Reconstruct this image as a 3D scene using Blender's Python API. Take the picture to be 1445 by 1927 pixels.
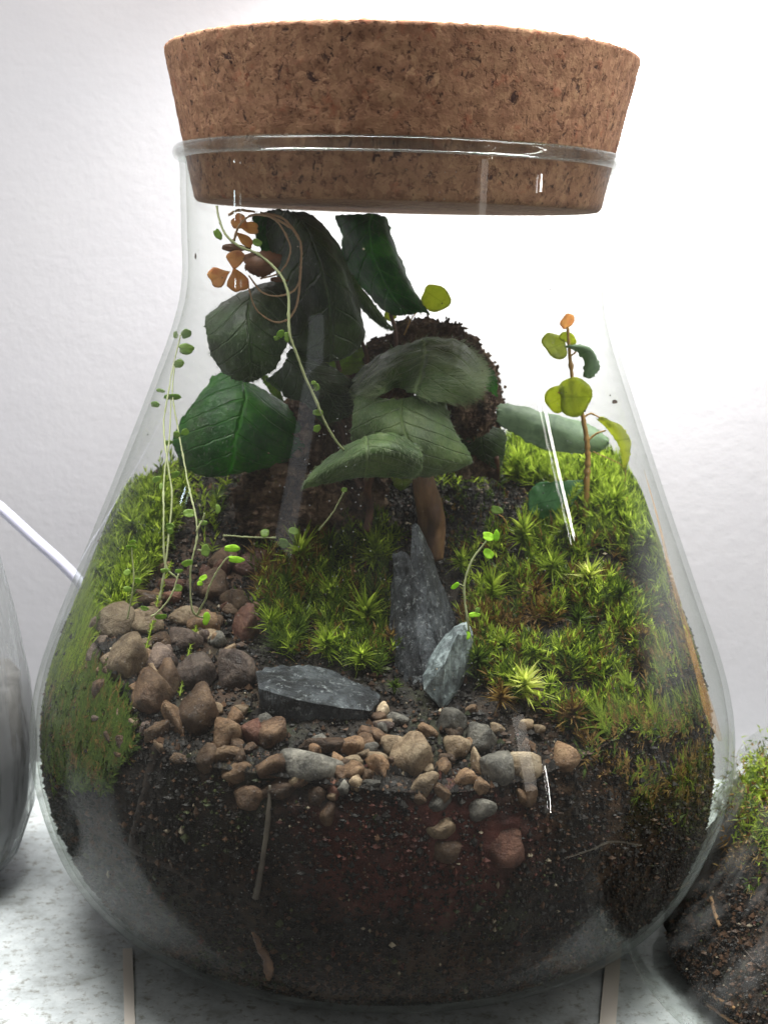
import bpy, math, random
import numpy as np
from mathutils import Vector, noise as mn
rng = np.random.default_rng(7); random.seed(7)
S = 0.0002                                   # metres per drawing unit (flask is about 27 cm across)
for o in list(bpy.data.objects): bpy.data.objects.remove(o)
sc = bpy.context.scene; COL = sc.collection

# ------------------------------------------------------------------ camera
F = 2630.; D = 2650.; HC = 1305.; PITCH = math.atan(485/2630.); ROLL = math.radians(1.64)
CAM = np.array([-9., -D, HC])
_f = np.array([0, math.cos(PITCH), -math.sin(PITCH)]); _u = np.array([0, math.sin(PITCH), math.cos(PITCH)]); _r = np.array([1., 0, 0])
RT = math.cos(ROLL)*_r + math.sin(ROLL)*_u; UP = -math.sin(ROLL)*_r + math.cos(ROLL)*_u
cd = bpy.data.cameras.new('camera'); cam = bpy.data.objects.new('camera', cd); COL.objects.link(cam)
from mathutils import Matrix
cam.matrix_world = Matrix(((RT[0], UP[0], -_f[0], CAM[0]*S), (RT[1], UP[1], -_f[1], CAM[1]*S), (RT[2], UP[2], -_f[2], CAM[2]*S), (0, 0, 0, 1)))
cd.sensor_fit = 'HORIZONTAL'; cd.sensor_width = 36; cd.lens = 36*F/1445.
cd.clip_start = 0.01; cd.clip_end = 20
cd.dof.use_dof = True; cd.dof.focus_distance = 2300*S; cd.dof.aperture_fstop = 26
sc.camera = cam

# ------------------------------------------------------------------ world, lamps, exposure
w = bpy.data.worlds.new('World'); sc.world = w; w.use_nodes = True
w.node_tree.nodes['Background'].inputs[0].default_value = (0.90, 0.88, 0.85, 1)
w.node_tree.nodes['Background'].inputs[1].default_value = 0.32
def area(name, loc, tgt, sx, sy, power, col=(1, 1, 1), spread=180):
    l = bpy.data.lights.new(name, 'AREA'); l.shape = 'RECTANGLE'; l.size = sx*S; l.size_y = sy*S; l.energy = power; l.color = col
    l.spread = math.radians(spread)
    o = bpy.data.objects.new(name, l); COL.objects.link(o); o.location = Vector(loc)*S
    o.rotation_euler = (Vector(tgt)-Vector(loc)).to_track_quat('-Z', 'Y').to_euler(); return o
area('grow_lamp', (360, 520, 2010), (340, 740, 1400), 700, 160, 1.7, (1, .985, .96), 140)
area('top_fill', (0, -330, 3000), (0, -300, 0), 3000, 1100, 5.2, (1, .99, .97), 110)  # large overhead fill added to brighten the table and planting
area('reflection_panel', (2016, -2399, 1135), (225, -608, 550), 190, 900, .075, (1, .93, .84))  # unseen soft panel added for a warm reflection band on the glass
area('reflection_panel', (-1656, -2096, 2299), (-165, -440, 960), 360, 520, .024, (.88, .94, 1))  # second unseen panel, added for a cool soft reflection at the left
area('side_lamp', (-1765, -265, 1360), (-340, -379, 906), 26, 40, .004, (.8, .95, 1))
area('front_lamp', (1640, -1740, 620), (264, -620, 520), 12, 560, .045, (1, .96, .9))
area('side_lamp', (1520, -640, 1850), (285, -377, 1100), 40, 1000, .30, (1, .97, .93))
sc.view_settings.view_transform = 'Standard'; sc.view_settings.look = 'None'; sc.view_settings.exposure = 0; sc.view_settings.gamma = 1
cy = sc.cycles; cy.max_bounces = 12; cy.transparent_max_bounces = 24; cy.diffuse_bounces = 4; cy.glossy_bounces = 4; cy.transmission_bounces = 8
cy.sample_clamp_indirect = 4; cy.caustics_refractive = False; cy.caustics_reflective = False

# ------------------------------------------------------------------ helpers
def U(px, py, Y):
    "point at depth Y seen at photograph position px, py"
    d = RT*((px-722.5)/F) + UP*(-(py-963.5)/F) + _f
    return CAM + d*((Y-CAM[1])/d[1])
def ray(px, py):
    return RT*((px-722.5)/F) + UP*(-(py-963.5)/F) + _f
def proj(P):
    P = np.asarray(P)-CAM; d = P@_f
    return 722.5+F*(P@RT)/d, 963.5-F*(P@UP)/d
def mesh(name, V, Fc, mats=None, smooth=True, fmat=None, uv=None):
    me = bpy.data.meshes.new(name); V = np.asarray(V, float)
    me.from_pydata([tuple(v) for v in V.tolist()], [], Fc if isinstance(Fc, list) else [tuple(f) for f in np.asarray(Fc).tolist()])
    if mats is not None:
        for m in (mats if isinstance(mats, (list, tuple)) else [mats]): me.materials.append(m)
    if smooth: me.polygons.foreach_set('use_smooth', [True]*len(me.polygons))
    if fmat is not None: me.polygons.foreach_set('material_index', list(fmat))
    if uv is not None:
        lay = me.uv_layers.new(name='UVMap'); vi = np.zeros(len(me.loops), int); me.loops.foreach_get('vertex_index', vi); lay.data.foreach_set('uv', np.asarray(uv, float)[vi].ravel())
    me.update(); return me
def link(name, me, loc=(0, 0, 0), parent=None):
    o = bpy.data.objects.new(name, me); COL.objects.link(o); o.location = Vector(loc)
    if parent is not None: o.parent = parent
    return o
def tag(o, label=None, cat=None, group=None, kind=None):
    if label: o['label'] = label
    if cat: o['category'] = cat
    if group: o['group'] = group
    if kind: o['kind'] = kind
    return o
class Thing:
    def __init__(s, name, base, label, cat, group=None):
        s.base = np.asarray(base, float); s.e = bpy.data.objects.new(name, None); COL.objects.link(s.e)
        s.e.empty_display_size = .005; s.e.location = Vector(s.base*S); tag(s.e, label, cat, group)
    def part(s, name, V, Fc, mats, smooth=True, label=None, parent=None, fmat=None, kind=None, uv=None):
        o = link(name, mesh(name, (np.asarray(V)-s.base)*S, Fc, mats, smooth, fmat, uv), (0, 0, 0), parent or s.e)
        if label: o['label'] = label
        if kind: o['kind'] = kind
        return o
def single(name, V, Fc, mats, label=None, cat=None, group=None, kind=None, smooth=True, base=None, fmat=None):
    V = np.asarray(V, float)
    if base is None: base = np.array([V[:, 0].mean(), V[:, 1].mean(), V[:, 2].min()])
    o = link(name, mesh(name, (V-base)*S, Fc, mats, smooth, fmat), Vector(base*S)); return tag(o, label, cat, group, kind)
def spline(P, n):
    P = np.asarray(P, float); m = len(P)
    t = np.linspace(0, m-1, n); i = np.clip(t.astype(int), 0, m-2); u = (t-i)[:, None]
    Q = np.vstack([2*P[0]-P[1], P, 2*P[-1]-P[-2]])
    a, b, c, d = Q[i], Q[i+1], Q[i+2], Q[i+3]
    return .5*((2*b)+(-a+c)*u+(2*a-5*b+4*c-d)*u**2+(-a+3*b-3*c+d)*u**3)
def tube(P, r, seg=7, n=None, wob=0):
    P = spline(P, n) if n else np.asarray(P, float)
    k = len(P); r = np.interp(np.linspace(0, 1, k), np.linspace(0, 1, len(np.atleast_1d(r))), np.atleast_1d(r)) if np.ndim(r) else np.full(k, r)
    T = np.gradient(P, axis=0); T /= np.linalg.norm(T, axis=1)[:, None]+1e-9
    ref = np.array([.31, .9, .2]); A = np.cross(T, ref); A /= np.linalg.norm(A, axis=1)[:, None]; B = np.cross(T, A)
    a = np.linspace(0, 2*np.pi, seg, endpoint=False)
    rr = r[:, None]*(1+wob*rng.normal(size=(k, seg)))
    V = P[:, None]+(np.cos(a)[None, :, None]*A[:, None]+np.sin(a)[None, :, None]*B[:, None])*rr[..., None]
    V = V.reshape(-1, 3); Fc = []
    for i in range(k-1):
        for j in range(seg):
            Fc.append((i*seg+j, i*seg+(j+1) % seg, (i+1)*seg+(j+1) % seg, (i+1)*seg+j))
    Fc.append(tuple(range(seg))[::-1]); Fc.append(tuple((k-1)*seg+j for j in range(seg)))
    return V, Fc
def join(parts):
    V = []; Fc = []; n = 0
    for v, f in parts:
        V.append(v); Fc += [tuple(np.array(q)+n) for q in f]; n += len(v)
    return np.vstack(V), [tuple(int(x) for x in q) for q in Fc]
def grid_faces(a, b, wrap=False):
    i, j = np.meshgrid(np.arange(a-1), np.arange(b if wrap else b-1), indexing='ij'); i = i.ravel(); j = j.ravel(); j2 = (j+1) % b
    return np.stack([i*b+j, i*b+j2, (i+1)*b+j2, (i+1)*b+j], 1)
def patch(rows, n=26, m=26, thick=3.0, rough=0., edge=0.):
    "bicubic leaf surface through a grid of (px,py,Y) points, given real thickness"
    G = np.array([[U(*p) for p in r] for r in rows])
    A = np.array([spline(G[i], m) for i in range(len(G))]).transpose(1, 0, 2)
    A = np.array([spline(A[j], n) for j in range(m)]).transpose(1, 0, 2)      # n x m x 3
    du = np.gradient(A, axis=1); dv = np.gradient(A, axis=0); N = np.cross(du, dv); N /= np.linalg.norm(N, axis=2)[..., None]+1e-9
    if rough:
        for i in range(n):
            for j in range(m):
                p = A[i, j]; A[i, j] += N[i, j]*rough*(mn.noise(Vector(p)*.02)+.5*mn.noise(Vector(p)*.05))
    if edge:
        for i in range(n):
            for j in range(m):
                if i in (0, n-1) or j in (0, m-1): A[i, j] += rng.normal(size=3)*edge
    T = A-N*thick/2; Bk = A+N*thick/2; V = np.vstack([T.reshape(-1, 3), Bk.reshape(-1, 3)]); o = n*m
    f = grid_faces(n, m); Fc = [tuple(q) for q in f.tolist()]+[tuple(x+o for x in q[::-1]) for q in f.tolist()]
    bd = [j for j in range(m)]+[i*m+m-1 for i in range(1, n)]+[(n-1)*m+j for j in range(m-2, -1, -1)]+[i*m for i in range(n-2, 0, -1)]
    for a, b in zip(bd, bd[1:]+bd[:1]): Fc.append((b, a, a+o, b+o))
    return V, Fc, A, N, du, dv
def hairs(A, N, cnt, L, wdt, flow, side=1, edge=0):
    "fine plant hairs lying on a leaf and fringing its edge"
    n, m, _ = A.shape; V = []; Fc = []
    for k in range(cnt+edge):
        if k < cnt: i = rng.uniform(0, n-1.01); j = rng.uniform(0, m-1.01)
        else:
            q = rng.integers(4); i, j = [(0, rng.uniform(0, m-1.01)), (n-1.01, rng.uniform(0, m-1.01)), (rng.uniform(0, n-1.01), 0), (rng.uniform(0, n-1.01), m-1.01)][q]
        a, b = int(i), int(j); u, v = i-a, j-b
        p = A[a, b]*(1-u)*(1-v)+A[a+1, b]*u*(1-v)+A[a, b+1]*(1-u)*v+A[a+1, b+1]*u*v; nn = N[a, b]*side
        d = flow(p, A, a, b)+rng.normal(size=3)*.28
        if k >= cnt: d = d*.2+(p-A[n//2, m//2])/(np.linalg.norm(p-A[n//2, m//2])+1e-6)+rng.normal(size=3)*.3
        d = d/(np.linalg.norm(d)+1e-6); l = L*rng.uniform(.5, 1.2)*(.55 if k >= cnt else 1)
        p0 = p+nn*1.7; p1 = p0+d*l*.5+nn*.6; p2 = p0+d*l+nn*rng.uniform(.1, .9)
        s = np.cross(d, nn); s = s/(np.linalg.norm(s)+1e-6)*wdt; b0 = len(V); V += [p0-s, p0+s, p1+s*.7, p1-s*.7, p2]
        Fc += [(b0, b0+1, b0+2, b0+3), (b0+3, b0+2, b0+4)]
    return np.array(V), Fc

# ------------------------------------------------------------------ material helpers
def rgb(r, g, b):
    return tuple((c/255/12.92 if c/255 <= .04045 else ((c/255+.055)/1.055)**2.4) for c in (r, g, b))+(1,)
class M:
    def __init__(s, name):
        s.m = bpy.data.materials.new(name); s.m.use_nodes = True; s.t = s.m.node_tree; s.t.nodes.clear()
        s.out = s.n('ShaderNodeOutputMaterial'); s.tc = s.n('ShaderNodeTexCoord'); s.geo = s.n('ShaderNodeNewGeometry')
    def n(s, typ, **k):
        x = s.t.nodes.new(typ)
        for a, b in k.items(): setattr(x, a, b)
        return x
    def put(s, sock, v):
        if hasattr(v, 'outputs'): v = v.outputs[0]
        if isinstance(v, bpy.types.NodeSocket): s.t.links.new(v, sock)
        elif v is not None: sock.default_value = v
    def pos(s, scale=(1, 1, 1)):
        mp = s.n('ShaderNodeMapping'); s.put(mp.inputs[0], s.geo.outputs['Position']); mp.inputs['Scale'].default_value = tuple(x/S for x in scale) if False else tuple(x/S for x in scale); return mp
    def noise(s, scale, det=4, rough=.6, vec=None, dist=0):   # scale: features per 1000 units
        x = s.n('ShaderNodeTexNoise'); s.put(x.inputs['Vector'], vec if vec else s.pos((.001, .001, .001)))
        x.inputs['Scale'].default_value = scale; x.inputs['Detail'].default_value = det; x.inputs['Roughness'].default_value = rough; x.inputs['Distortion'].default_value = dist; return x
    def vor(s, scale, feat='F1', vec=None, rnd=1):
        x = s.n('ShaderNodeTexVoronoi', feature=feat); s.put(x.inputs['Vector'], vec if vec else s.pos((.001, .001, .001))); x.inputs['Scale'].default_value = scale
        x.inputs['Randomness'].default_value = rnd; return x
    def ramp(s, fac, stops):
        x = s.n('ShaderNodeValToRGB'); s.put(x.inputs[0], fac); e = x.color_ramp.elements
        while len(e) < len(stops): e.new(.5)
        for a, (p, c) in zip(e, stops): a.position = p; a.color = c if len(c) == 4 else tuple(c)+(1,)
        return x
    def mix(s, f, a, b, mode='MIX'):
        x = s.n('ShaderNodeMix', data_type='RGBA', blend_type=mode); s.put(x.inputs[0], f); s.put(x.inputs[6], a); s.put(x.inputs[7], b); return x.outputs[2]
    def math(s, op, a, b=None, clamp=False):
        x = s.n('ShaderNodeMath', operation=op, use_clamp=clamp); s.put(x.inputs[0], a); s.put(x.inputs[1], b); return x.outputs[0]
    def bump(s, h, strength, dist, prev=None):
        x = s.n('ShaderNodeBump'); x.inputs['Strength'].default_value = strength; x.inputs['Distance'].default_value = dist*S
        s.put(x.inputs['Height'], h)
        if prev is not None: s.put(x.inputs['Normal'], prev)
        return x
    def prin(s, col, rough=.6, bump=None, **k):
        x = s.n('ShaderNodeBsdfPrincipled'); s.put(x.inputs['Base Color'], col); s.put(x.inputs['Roughness'], rough)
        if bump is not None: s.put(x.inputs['Normal'], bump)
        for a, b in k.items(): s.put(x.inputs[a.replace('_', ' ')], b)
        return x
    def done(s, sh):
        s.put(s.out.inputs[0], sh); return s.m
    def mixsh(s, f, a, b):
        x = s.n('ShaderNodeMixShader'); s.put(x.inputs[0], f); s.put(x.inputs[1], a); s.put(x.inputs[2], b); return x
    def rand(s):
        return s.geo.outputs['Random Per Island']
def veins(m, disc=False, cnt=7., slant=.55):
    "midrib and side veins from the blade's own coordinates: 1 on a vein"
    sx = m.n('ShaderNodeSeparateXYZ'); m.put(sx.inputs[0], m.tc.outputs['UV'])
    a, l = (sx.outputs[1], sx.outputs[0]) if disc else (sx.outputs[0], sx.outputs[1])
    nz = m.math('MULTIPLY', m.math('SUBTRACT', m.noise(14, 3).outputs[0], .5), .10)
    d = m.math('ABSOLUTE', m.math('SUBTRACT', m.math('ADD', a, nz), .5))
    mid = m.ramp(d, [(.0, (1,)*3), (.022, (0,)*3)])
    w_ = m.math('FRACT', m.math('MULTIPLY', m.math('ADD', m.math('ADD', l, m.math('MULTIPLY', d, -slant)), m.math('MULTIPLY', nz, .5)), cnt))
    sd = m.ramp(m.math('ABSOLUTE', m.math('SUBTRACT', w_, .5)), [(.0, (1,)*3), (.07, (0,)*3)])
    return m.math('MAXIMUM', mid, m.math('MULTIPLY', sd, .6))
def leafy(name, stops, transl=.4, rough=.5, tcol=(1.35, 1.35, 1.2, 1), bump=.15, bscale=60, sheen=0., spec=.4, stretch=None, vein=0.):
    m = M(name); v = m.noise(9, 3); f = m.math('ADD', m.math('MULTIPLY', m.rand(), .6), m.math('MULTIPLY', v.outputs[0], .4))
    c = m.ramp(f, stops)
    if vein: vv = veins(m, True, 5.); c = m.mix(m.math('MULTIPLY', vv, vein), c, stops[0][1]); c = m.mix(m.math('MULTIPLY', m.ramp(m.noise(38, 4, .7).outputs[0], [(.5, (0,)*3), (.64, (1,)*3)]), .5), c, stops[0][1])
    b = m.bump(m.noise(bscale, 3, vec=m.pos(tuple(.001*x for x in stretch)) if stretch else None), bump, 4)
    p = m.prin(c, rough, b, Specular_IOR_Level=spec, Sheen_Weight=sheen)
    if sheen: p.inputs['Sheen Roughness'].default_value = .4
    t = m.n('ShaderNodeBsdfTranslucent'); m.put(t.inputs[0], m.mix(1.0, c, tcol, 'MULTIPLY') if tcol else c); m.put(t.inputs['Normal'], b)
    return m.done(m.mixsh(transl, p, t))

# glass: thin clear sheet, Schlick reflection, greenish edge, faint condensation film
def glass_mat(name, film=.026, tint=(.975, .985, .975), edge=(.70, .73, .70), haze_patch=True, filmcol=(.78, .8, .8, 1)):
    m = M(name); lw = m.n('ShaderNodeLayerWeight'); lw.inputs[0].default_value = .5; fc = lw.outputs['Facing']
    fr = m.math('ADD', m.math('MULTIPLY', m.math('POWER', fc, 5.), .34), .024)
    e = m.math('POWER', fc, 4.)
    tr = m.n('ShaderNodeBsdfTransparent'); m.put(tr.inputs[0], m.mix(e, tint+(1,), edge+(1,)))
    gl = m.n('ShaderNodeBsdfGlossy'); gl.inputs['Roughness'].default_value = .015; gl.inputs[0].default_value = (1, 1, 1, 1)
    m.put(gl.inputs['Normal'], m.bump(m.noise(2.2, 1), .12, 30))
    body = m.mixsh(fr, tr, gl)
    df = m.n('ShaderNodeBsdfDiffuse'); df.inputs[0].default_value = filmcol; tl = m.n('ShaderNodeBsdfTranslucent'); tl.inputs[0].default_value = filmcol
    fl = m.mixsh(.55, df, tl)
    streak = m.noise(14, 4, vec=m.pos((.001, .001, .00022))).outputs[0]
    amt = m.math('MULTIPLY', m.ramp(streak, [(.44, (.12,)*3), (.62, (1,)*3)]), film)
    amt = m.math('MULTIPLY', amt, m.math('ADD', m.math('MULTIPLY', m.math('POWER', fc, 2.5), 3.), .35))
    sp = m.ramp(m.vor(95).outputs['Distance'], [(.06, (1,)*3), (.11, (0,)*3)])
    gate = m.ramp(m.noise(7, 2).outputs[0], [(.47, (0,)*3), (.56, (1,)*3)])
    amt = m.math('ADD', amt, m.math('MULTIPLY', m.math('MULTIPLY', sp, gate), .4))
    if haze_patch:
        c = U(1262, 1130, -330)*S; vm = m.n('ShaderNodeVectorMath', operation='SUBTRACT'); m.put(vm.inputs[0], m.geo.outputs['Position']); vm.inputs[1].default_value = tuple(c)
        v2 = m.n('ShaderNodeVectorMath', operation='MULTIPLY'); m.put(v2.inputs[0], vm.outputs[0]); v2.inputs[1].default_value = (1/(150*S), 1/(330*S), 1/(330*S))
        ln = m.n('ShaderNodeVectorMath', operation='LENGTH'); m.put(ln.inputs[0], v2.outputs[0])
        pt = m.ramp(m.math('ADD', ln.outputs['Value'], m.math('MULTIPLY', m.noise(6, 5).outputs[0], .7)), [(.45, (1,)*3), (1.35, (0,)*3)])
        amt = m.math('ADD', amt, m.math('MULTIPLY', pt, .17))
    return m.done(m.mixsh(m.math('MINIMUM', amt, .85), body, fl))
MG = glass_mat('flask_glass')
def real_glass():
    m = M('rim_glass'); g = m.n('ShaderNodeBsdfGlass'); g.inputs['IOR'].default_value = 1.45; g.inputs['Roughness'].default_value = .02; g.inputs[0].default_value = (.93, .97, .95, 1)
    t = m.n('ShaderNodeBsdfTransparent'); return m.done(m.mixsh(.5, t, g))
MRIM = real_glass()

# ------------------------------------------------------------------ setting: wall and countertop
m = M('painted_wall'); h = m.noise(9, 6, .55)
wall_m = m.done(m.prin(m.mix(m.noise(3, 3), rgb(170, 169, 174), rgb(180, 179, 182)), .8, m.bump(m.noise(45, 5, .6), .12, 8, m.bump(h, .12, 12))))
m = M('speckled_stone'); n1 = m.noise(11, 6, .7); n2 = m.vor(70)
c = m.ramp(n1, [(.30, rgb(150, 153, 151)), (.45, rgb(186, 192, 193)), (.56, rgb(202, 208, 209)), (.72, rgb(218, 222, 222))])
c2 = m.mix(m.ramp(m.noise(48, 5, .75), [(.36, (.8,)*3), (.47, (0,)*3)]), c, rgb(128, 126, 116))
stone_m = m.done(m.prin(c2, .38, m.bump(n1, .25, 6)))
YW = 760.
def wall_mesh():
    xs = np.linspace(-4200, 4200, 60); zs = np.concatenate([np.linspace(-40, 4200, 50)]); V = [(x, YW+6*math.sin(x*.0021), z) for z in zs for x in xs]
    return V, grid_faces(len(zs), len(xs))
V, f = wall_mesh(); single('wall', V, f, wall_m, kind='structure', label='smooth white wall glowing behind the flask', base=np.array([0, YW, 0]))
xs = np.linspace(-4200, 4200, 40); ys = np.linspace(-570, YW+30, 30)
CV = [(x, y, 0) for y in ys for x in xs]+[(x, -570, -160) for x in xs]; CF = [tuple(q) for q in grid_faces(len(ys), len(xs)).tolist()]+[(j, 40*30+j, 40*30+j+1, j+1) for j in range(39)]
single('countertop', CV, CF, stone_m, kind='structure', label='pale speckled stone countertop under the jars', base=np.zeros(3))

# ------------------------------------------------------------------ flask
ZK = np.array([182, 176, 165, 100, 30, -40, -90, -150, -230, -330, -430, -530, -630, -720, -800, -870, -940, -1010, -1080, -1140, -1190, -1230, -1262, -1288, -1303], float)+HC
RK = np.array([407, 408, 404, 399, 397, 395, 400, 416, 445, 483, 522, 562, 602, 638, 664, 677, 678, 667, 646, 619, 583, 537, 470, 390, 300], float)
def prof(z):
    o = np.argsort(ZK); x = ZK[o]; y = RK[o]; z = np.asarray(z, float)
    hh = np.diff(x); d = np.diff(y)/hh; mm = np.zeros_like(y); mm[1:-1] = (d[:-1]*hh[1:]+d[1:]*hh[:-1])/(hh[:-1]+hh[1:]); mm[0] = d[0]; mm[-1] = d[-1]
    zc = np.clip(z, x[0], x[-1]); i = np.clip(np.searchsorted(x, zc)-1, 0, len(x)-2); t = (zc-x[i])/hh[i]
    return (2*t**3-3*t**2+1)*y[i]+(t**3-2*t**2+t)*hh[i]*mm[i]+(-2*t**3+3*t**2)*y[i+1]+(t**3-t**2)*hh[i]*mm[i+1]
def rin(z): return prof(z)-11
def gap(z): return np.interp(np.asarray(z)-HC, [-1305, -1200, -1060, -900, -430], [16, 10, 5, 26, 30])
def rcont(x, y, z):
    "radius the contents may fill: the planting stands off the glass on the right"
    th = np.arctan2(y, x); wgt = np.interp(np.cos(th+.35), [-1, -.2, .5, 1], [.28, .05, .35, 1.0])
    return rin(z)-3-gap(z)*np.where(np.asarray(z)-HC < -1060, 1, wgt)
def lathe(zr, seg=128, close_top=False, close_bottom=False):
    a = np.linspace(0, 2*np.pi, seg, endpoint=False); V = [(r*np.cos(t), r*np.sin(t), z) for z, r in zr for t in a]
    Fc = [tuple(q) for q in grid_faces(len(zr), seg, True).tolist()]
    if close_top: Fc.append(tuple((len(zr)-1)*seg+j for j in range(seg)))
    if close_bottom: Fc.append(tuple(range(seg))[::-1])
    return np.array(V), Fc
flask = Thing('glass_flask', (0, 0, 2), 'large clear glass flask planted as a terrarium, the main jar in the middle', 'jar')
zo = np.linspace(2, 174+HC, 150)
V, f = lathe([(4, 0.5)]+[(z, prof(z)) for z in zo], 160)
flask.part('body', V, f, MG)
zi = np.linspace(16, 172+HC, 120)
V, f = lathe([(16, .5)]+[(z, min(rin(z), prof(max(z-10, 2))-6)) for z in zi], 160)
m = M('inner_glass'); lw = m.n('ShaderNodeLayerWeight'); lw.inputs[0].default_value = .5
tr = m.n('ShaderNodeBsdfTransparent'); m.put(tr.inputs[0], m.mix(m.math('POWER', lw.outputs['Facing'], 6.), (.99, .993, .988, 1), (.78, .80, .77, 1)))
gl = m.n('ShaderNodeBsdfGlossy'); gl.inputs['Roughness'].default_value = .03
MGI = m.done(m.mixsh(m.math('ADD', m.math('MULTIPLY', m.math('POWER', lw.outputs['Facing'], 5.), .2), .007), tr, gl))
flask.part('inner_face', V, f, MGI)
rimz = [(171+HC+13*math.sin(t), 404+9.5*math.cos(t)) for t in np.linspace(0, 2*np.pi, 17)]
V, f = lathe(rimz, 192); flask.part('rim', V, f, MRIM)
# heel of thick glass round the base
V, f = lathe([(0, 250), (0, 298), (6, 309), (14, 300), (14, 250)], 128); flask.part('base_ring', V, f, MRIM)

# ------------------------------------------------------------------ cork
m = M('cork'); mp2 = m.pos((.001, .001, .0007)); mps = m.pos((.001, .001, .00085))
gran = m.vor(78, vec=m.mix(.06, mp2, m.noise(40, 3).outputs['Color']))
base = m.ramp(m.math('ADD', m.math('MULTIPLY', gran.outputs['Color'], .30), m.math('MULTIPLY', m.noise(34, 6, .7).outputs[0], .62)), [(.22, rgb(122, 88, 70)), (.42, rgb(148, 111, 88)), (.58, rgb(166, 129, 101)), (.8, rgb(192, 158, 122))])
sp1 = m.ramp(m.noise(95, 4, .65, vec=mps, dist=.3).outputs[0], [(.33, (1,)*3), (.45, (0,)*3)])
sp2 = m.ramp(m.noise(48, 5, .72, vec=mps, dist=.5).outputs[0], [(.345, (1,)*3), (.42, (0,)*3)])
c = m.mix(m.math('MULTIPLY', sp1, .75), base, rgb(98, 68, 56)); c = m.mix(m.math('MULTIPLY', sp2, .95), c, rgb(66, 50, 48))
c = m.mix(m.math('MULTIPLY', m.ramp(m.noise(30, 5, .7).outputs[0], [(.58, (0,)*3), (.70, (1,)*3)]), .45), c, rgb(156, 88, 66))
hgt = m.math('SUBTRACT', m.noise(60, 4, .7), m.math('MULTIPLY', m.math('ADD', sp1, sp2), .8))
cork_m = m.done(m.prin(c, .85, m.bump(hgt, .55, 5), Specular_IOR_Level=.15))
zt = 352+HC; zb2 = 85+HC
zr = [(zb2, .5), (zb2, 180), (zb2, 360), (zb2+1, 367), (zb2+4, 371)]
zr += [(z, 372+(z-zb2)*(429-372)/(zt-zb2)) for z in np.linspace(zb2+10, zt-8, 40)]+[(zt-3, 428), (zt, 424), (zt+1, 415), (zt, 300), (zt, 120), (zt, .5)]
V, f = lathe(zr, 300)
for k in range(len(V)):
    p = Vector(V[k]); a = mn.noise(p*.05)+.6*mn.noise(p*.13); r = math.hypot(V[k][0], V[k][1])
    if r > 60:
        q = 1+a*.0035; V[k][0] *= q; V[k][1] *= q
    if V[k][2] > zt-10: V[k][2] += 3.0*mn.noise(p*.09)+2.2*max(0, mn.noise(p*.22))
V = V+np.array([0, 0, 0]); 
tc = math.radians(.5)
single('cork_stopper', V, f, cork_m, 'wide brown agglomerated cork stopper pushed into the neck of the flask', 'cork stopper', base=np.array([0, 0, zb2]))

# ------------------------------------------------------------------ terrain inside the flask
CP = [(480, 1480, -640), (720, 1490, -645), (960, 1480, -610), (1150, 1420, -520), (1290, 1330, -380), (310, 1440, -560), (200, 1240, -400), (120, 1130, -150), (250, 965, 0),
      (360, 905, 120), (330, 1170, -270), (420, 1075, -90), (450, 960, 80), (600, 1150, -190), (600, 1020, -10), (680, 950, 90), (1000, 925, 120), (900, 1050, -70), (900, 1190, -260),
      (1000, 1090, -160), (1100, 1200, -300), (1150, 1050, -120), (1190, 925, 90), (1000, 868, 260), (850, 880, 220), (850, 1370, -490), (700, 1290, -400), (480, 1330, -480),
      (1060, 1330, -450), (590, 1400, -560), (800, 1200, -300), (700, 1180, -230), (520, 1230, -330)]
CW = np.array([U(*p) for p in CP]); extra = [(-300, 330, 865), (0, 430, 870), (300, 330, 880), (-430, 150, 850), (440, 120, 865), (150, 250, 880)]
CW = np.vstack([CW, extra]); XY = CW[:, :2]/600.
def tps(r2): return np.where(r2 > 1e-12, r2*np.log(np.maximum(r2, 1e-12)), 0)
K = tps(((XY[:, None]-XY[None])**2).sum(2))+np.eye(len(XY))*.06; Pm = np.hstack([np.ones((len(XY), 1)), XY]); n_ = len(XY)
A_ = np.zeros((n_+3, n_+3)); A_[:n_, :n_] = K; A_[:n_, n_:] = Pm; A_[n_:, :n_] = Pm.T
W_ = np.linalg.solve(A_, np.concatenate([CW[:, 2], np.zeros(3)]))
def terr(x, y):
    x = np.asarray(x, float); y = np.asarray(y, float); q = np.stack([x.ravel(), y.ravel()], 1)/600.
    z = tps(((q[:, None]-XY[None])**2).sum(2))@W_[:n_]+W_[n_]+q@W_[n_+1:]
    return np.clip(z, 330, 900).reshape(x.shape)
def hit(px, py):
    "where the line of sight meets the planted bed or the bed seen through the glass"
    d = ray(px, py); t = np.arange(1850, 3300, 4.)/d[1]; P = CAM+d[None]*t[:, None]
    r = np.hypot(P[:, 0], P[:, 1]); inside = (P[:, 2] > 20) & (r < rcont(P[:, 0], P[:, 1], P[:, 2])) & (P[:, 2] < HC+150)
    T = terr(P[:, 0], P[:, 1]); ok = np.where(inside & (P[:, 2] < T))[0]
    if len(ok) == 0: return None, None, False
    i = ok[0]; P0 = P[i]; wall = not inside[max(i-1, 0)]
    if wall: nn = np.array([P0[0], P0[1], 0]); nn /= np.linalg.norm(nn)
    else:
        e = 8.; gx = (terr(P0[0]+e, P0[1])-terr(P0[0]-e, P0[1]))/(2*e); gy = (terr(P0[0], P0[1]+e)-terr(P0[0], P0[1]-e))/(2*e)
        nn = np.array([-float(gx), -float(gy), 1.]); nn /= np.linalg.norm(nn)
    return P0, nn, wall
def gpoint(px, py, off=4):
    "point on the inner face of the front glass"
    d = ray(px, py); t = np.arange(1850, 3000, 1.)/d[1]; P = CAM+d[None]*t[:, None]; r = np.hypot(P[:, 0], P[:, 1])
    ok = np.where(r < rin(P[:, 2])-off)[0]; return P[ok[0]] if len(ok) else None
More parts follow.
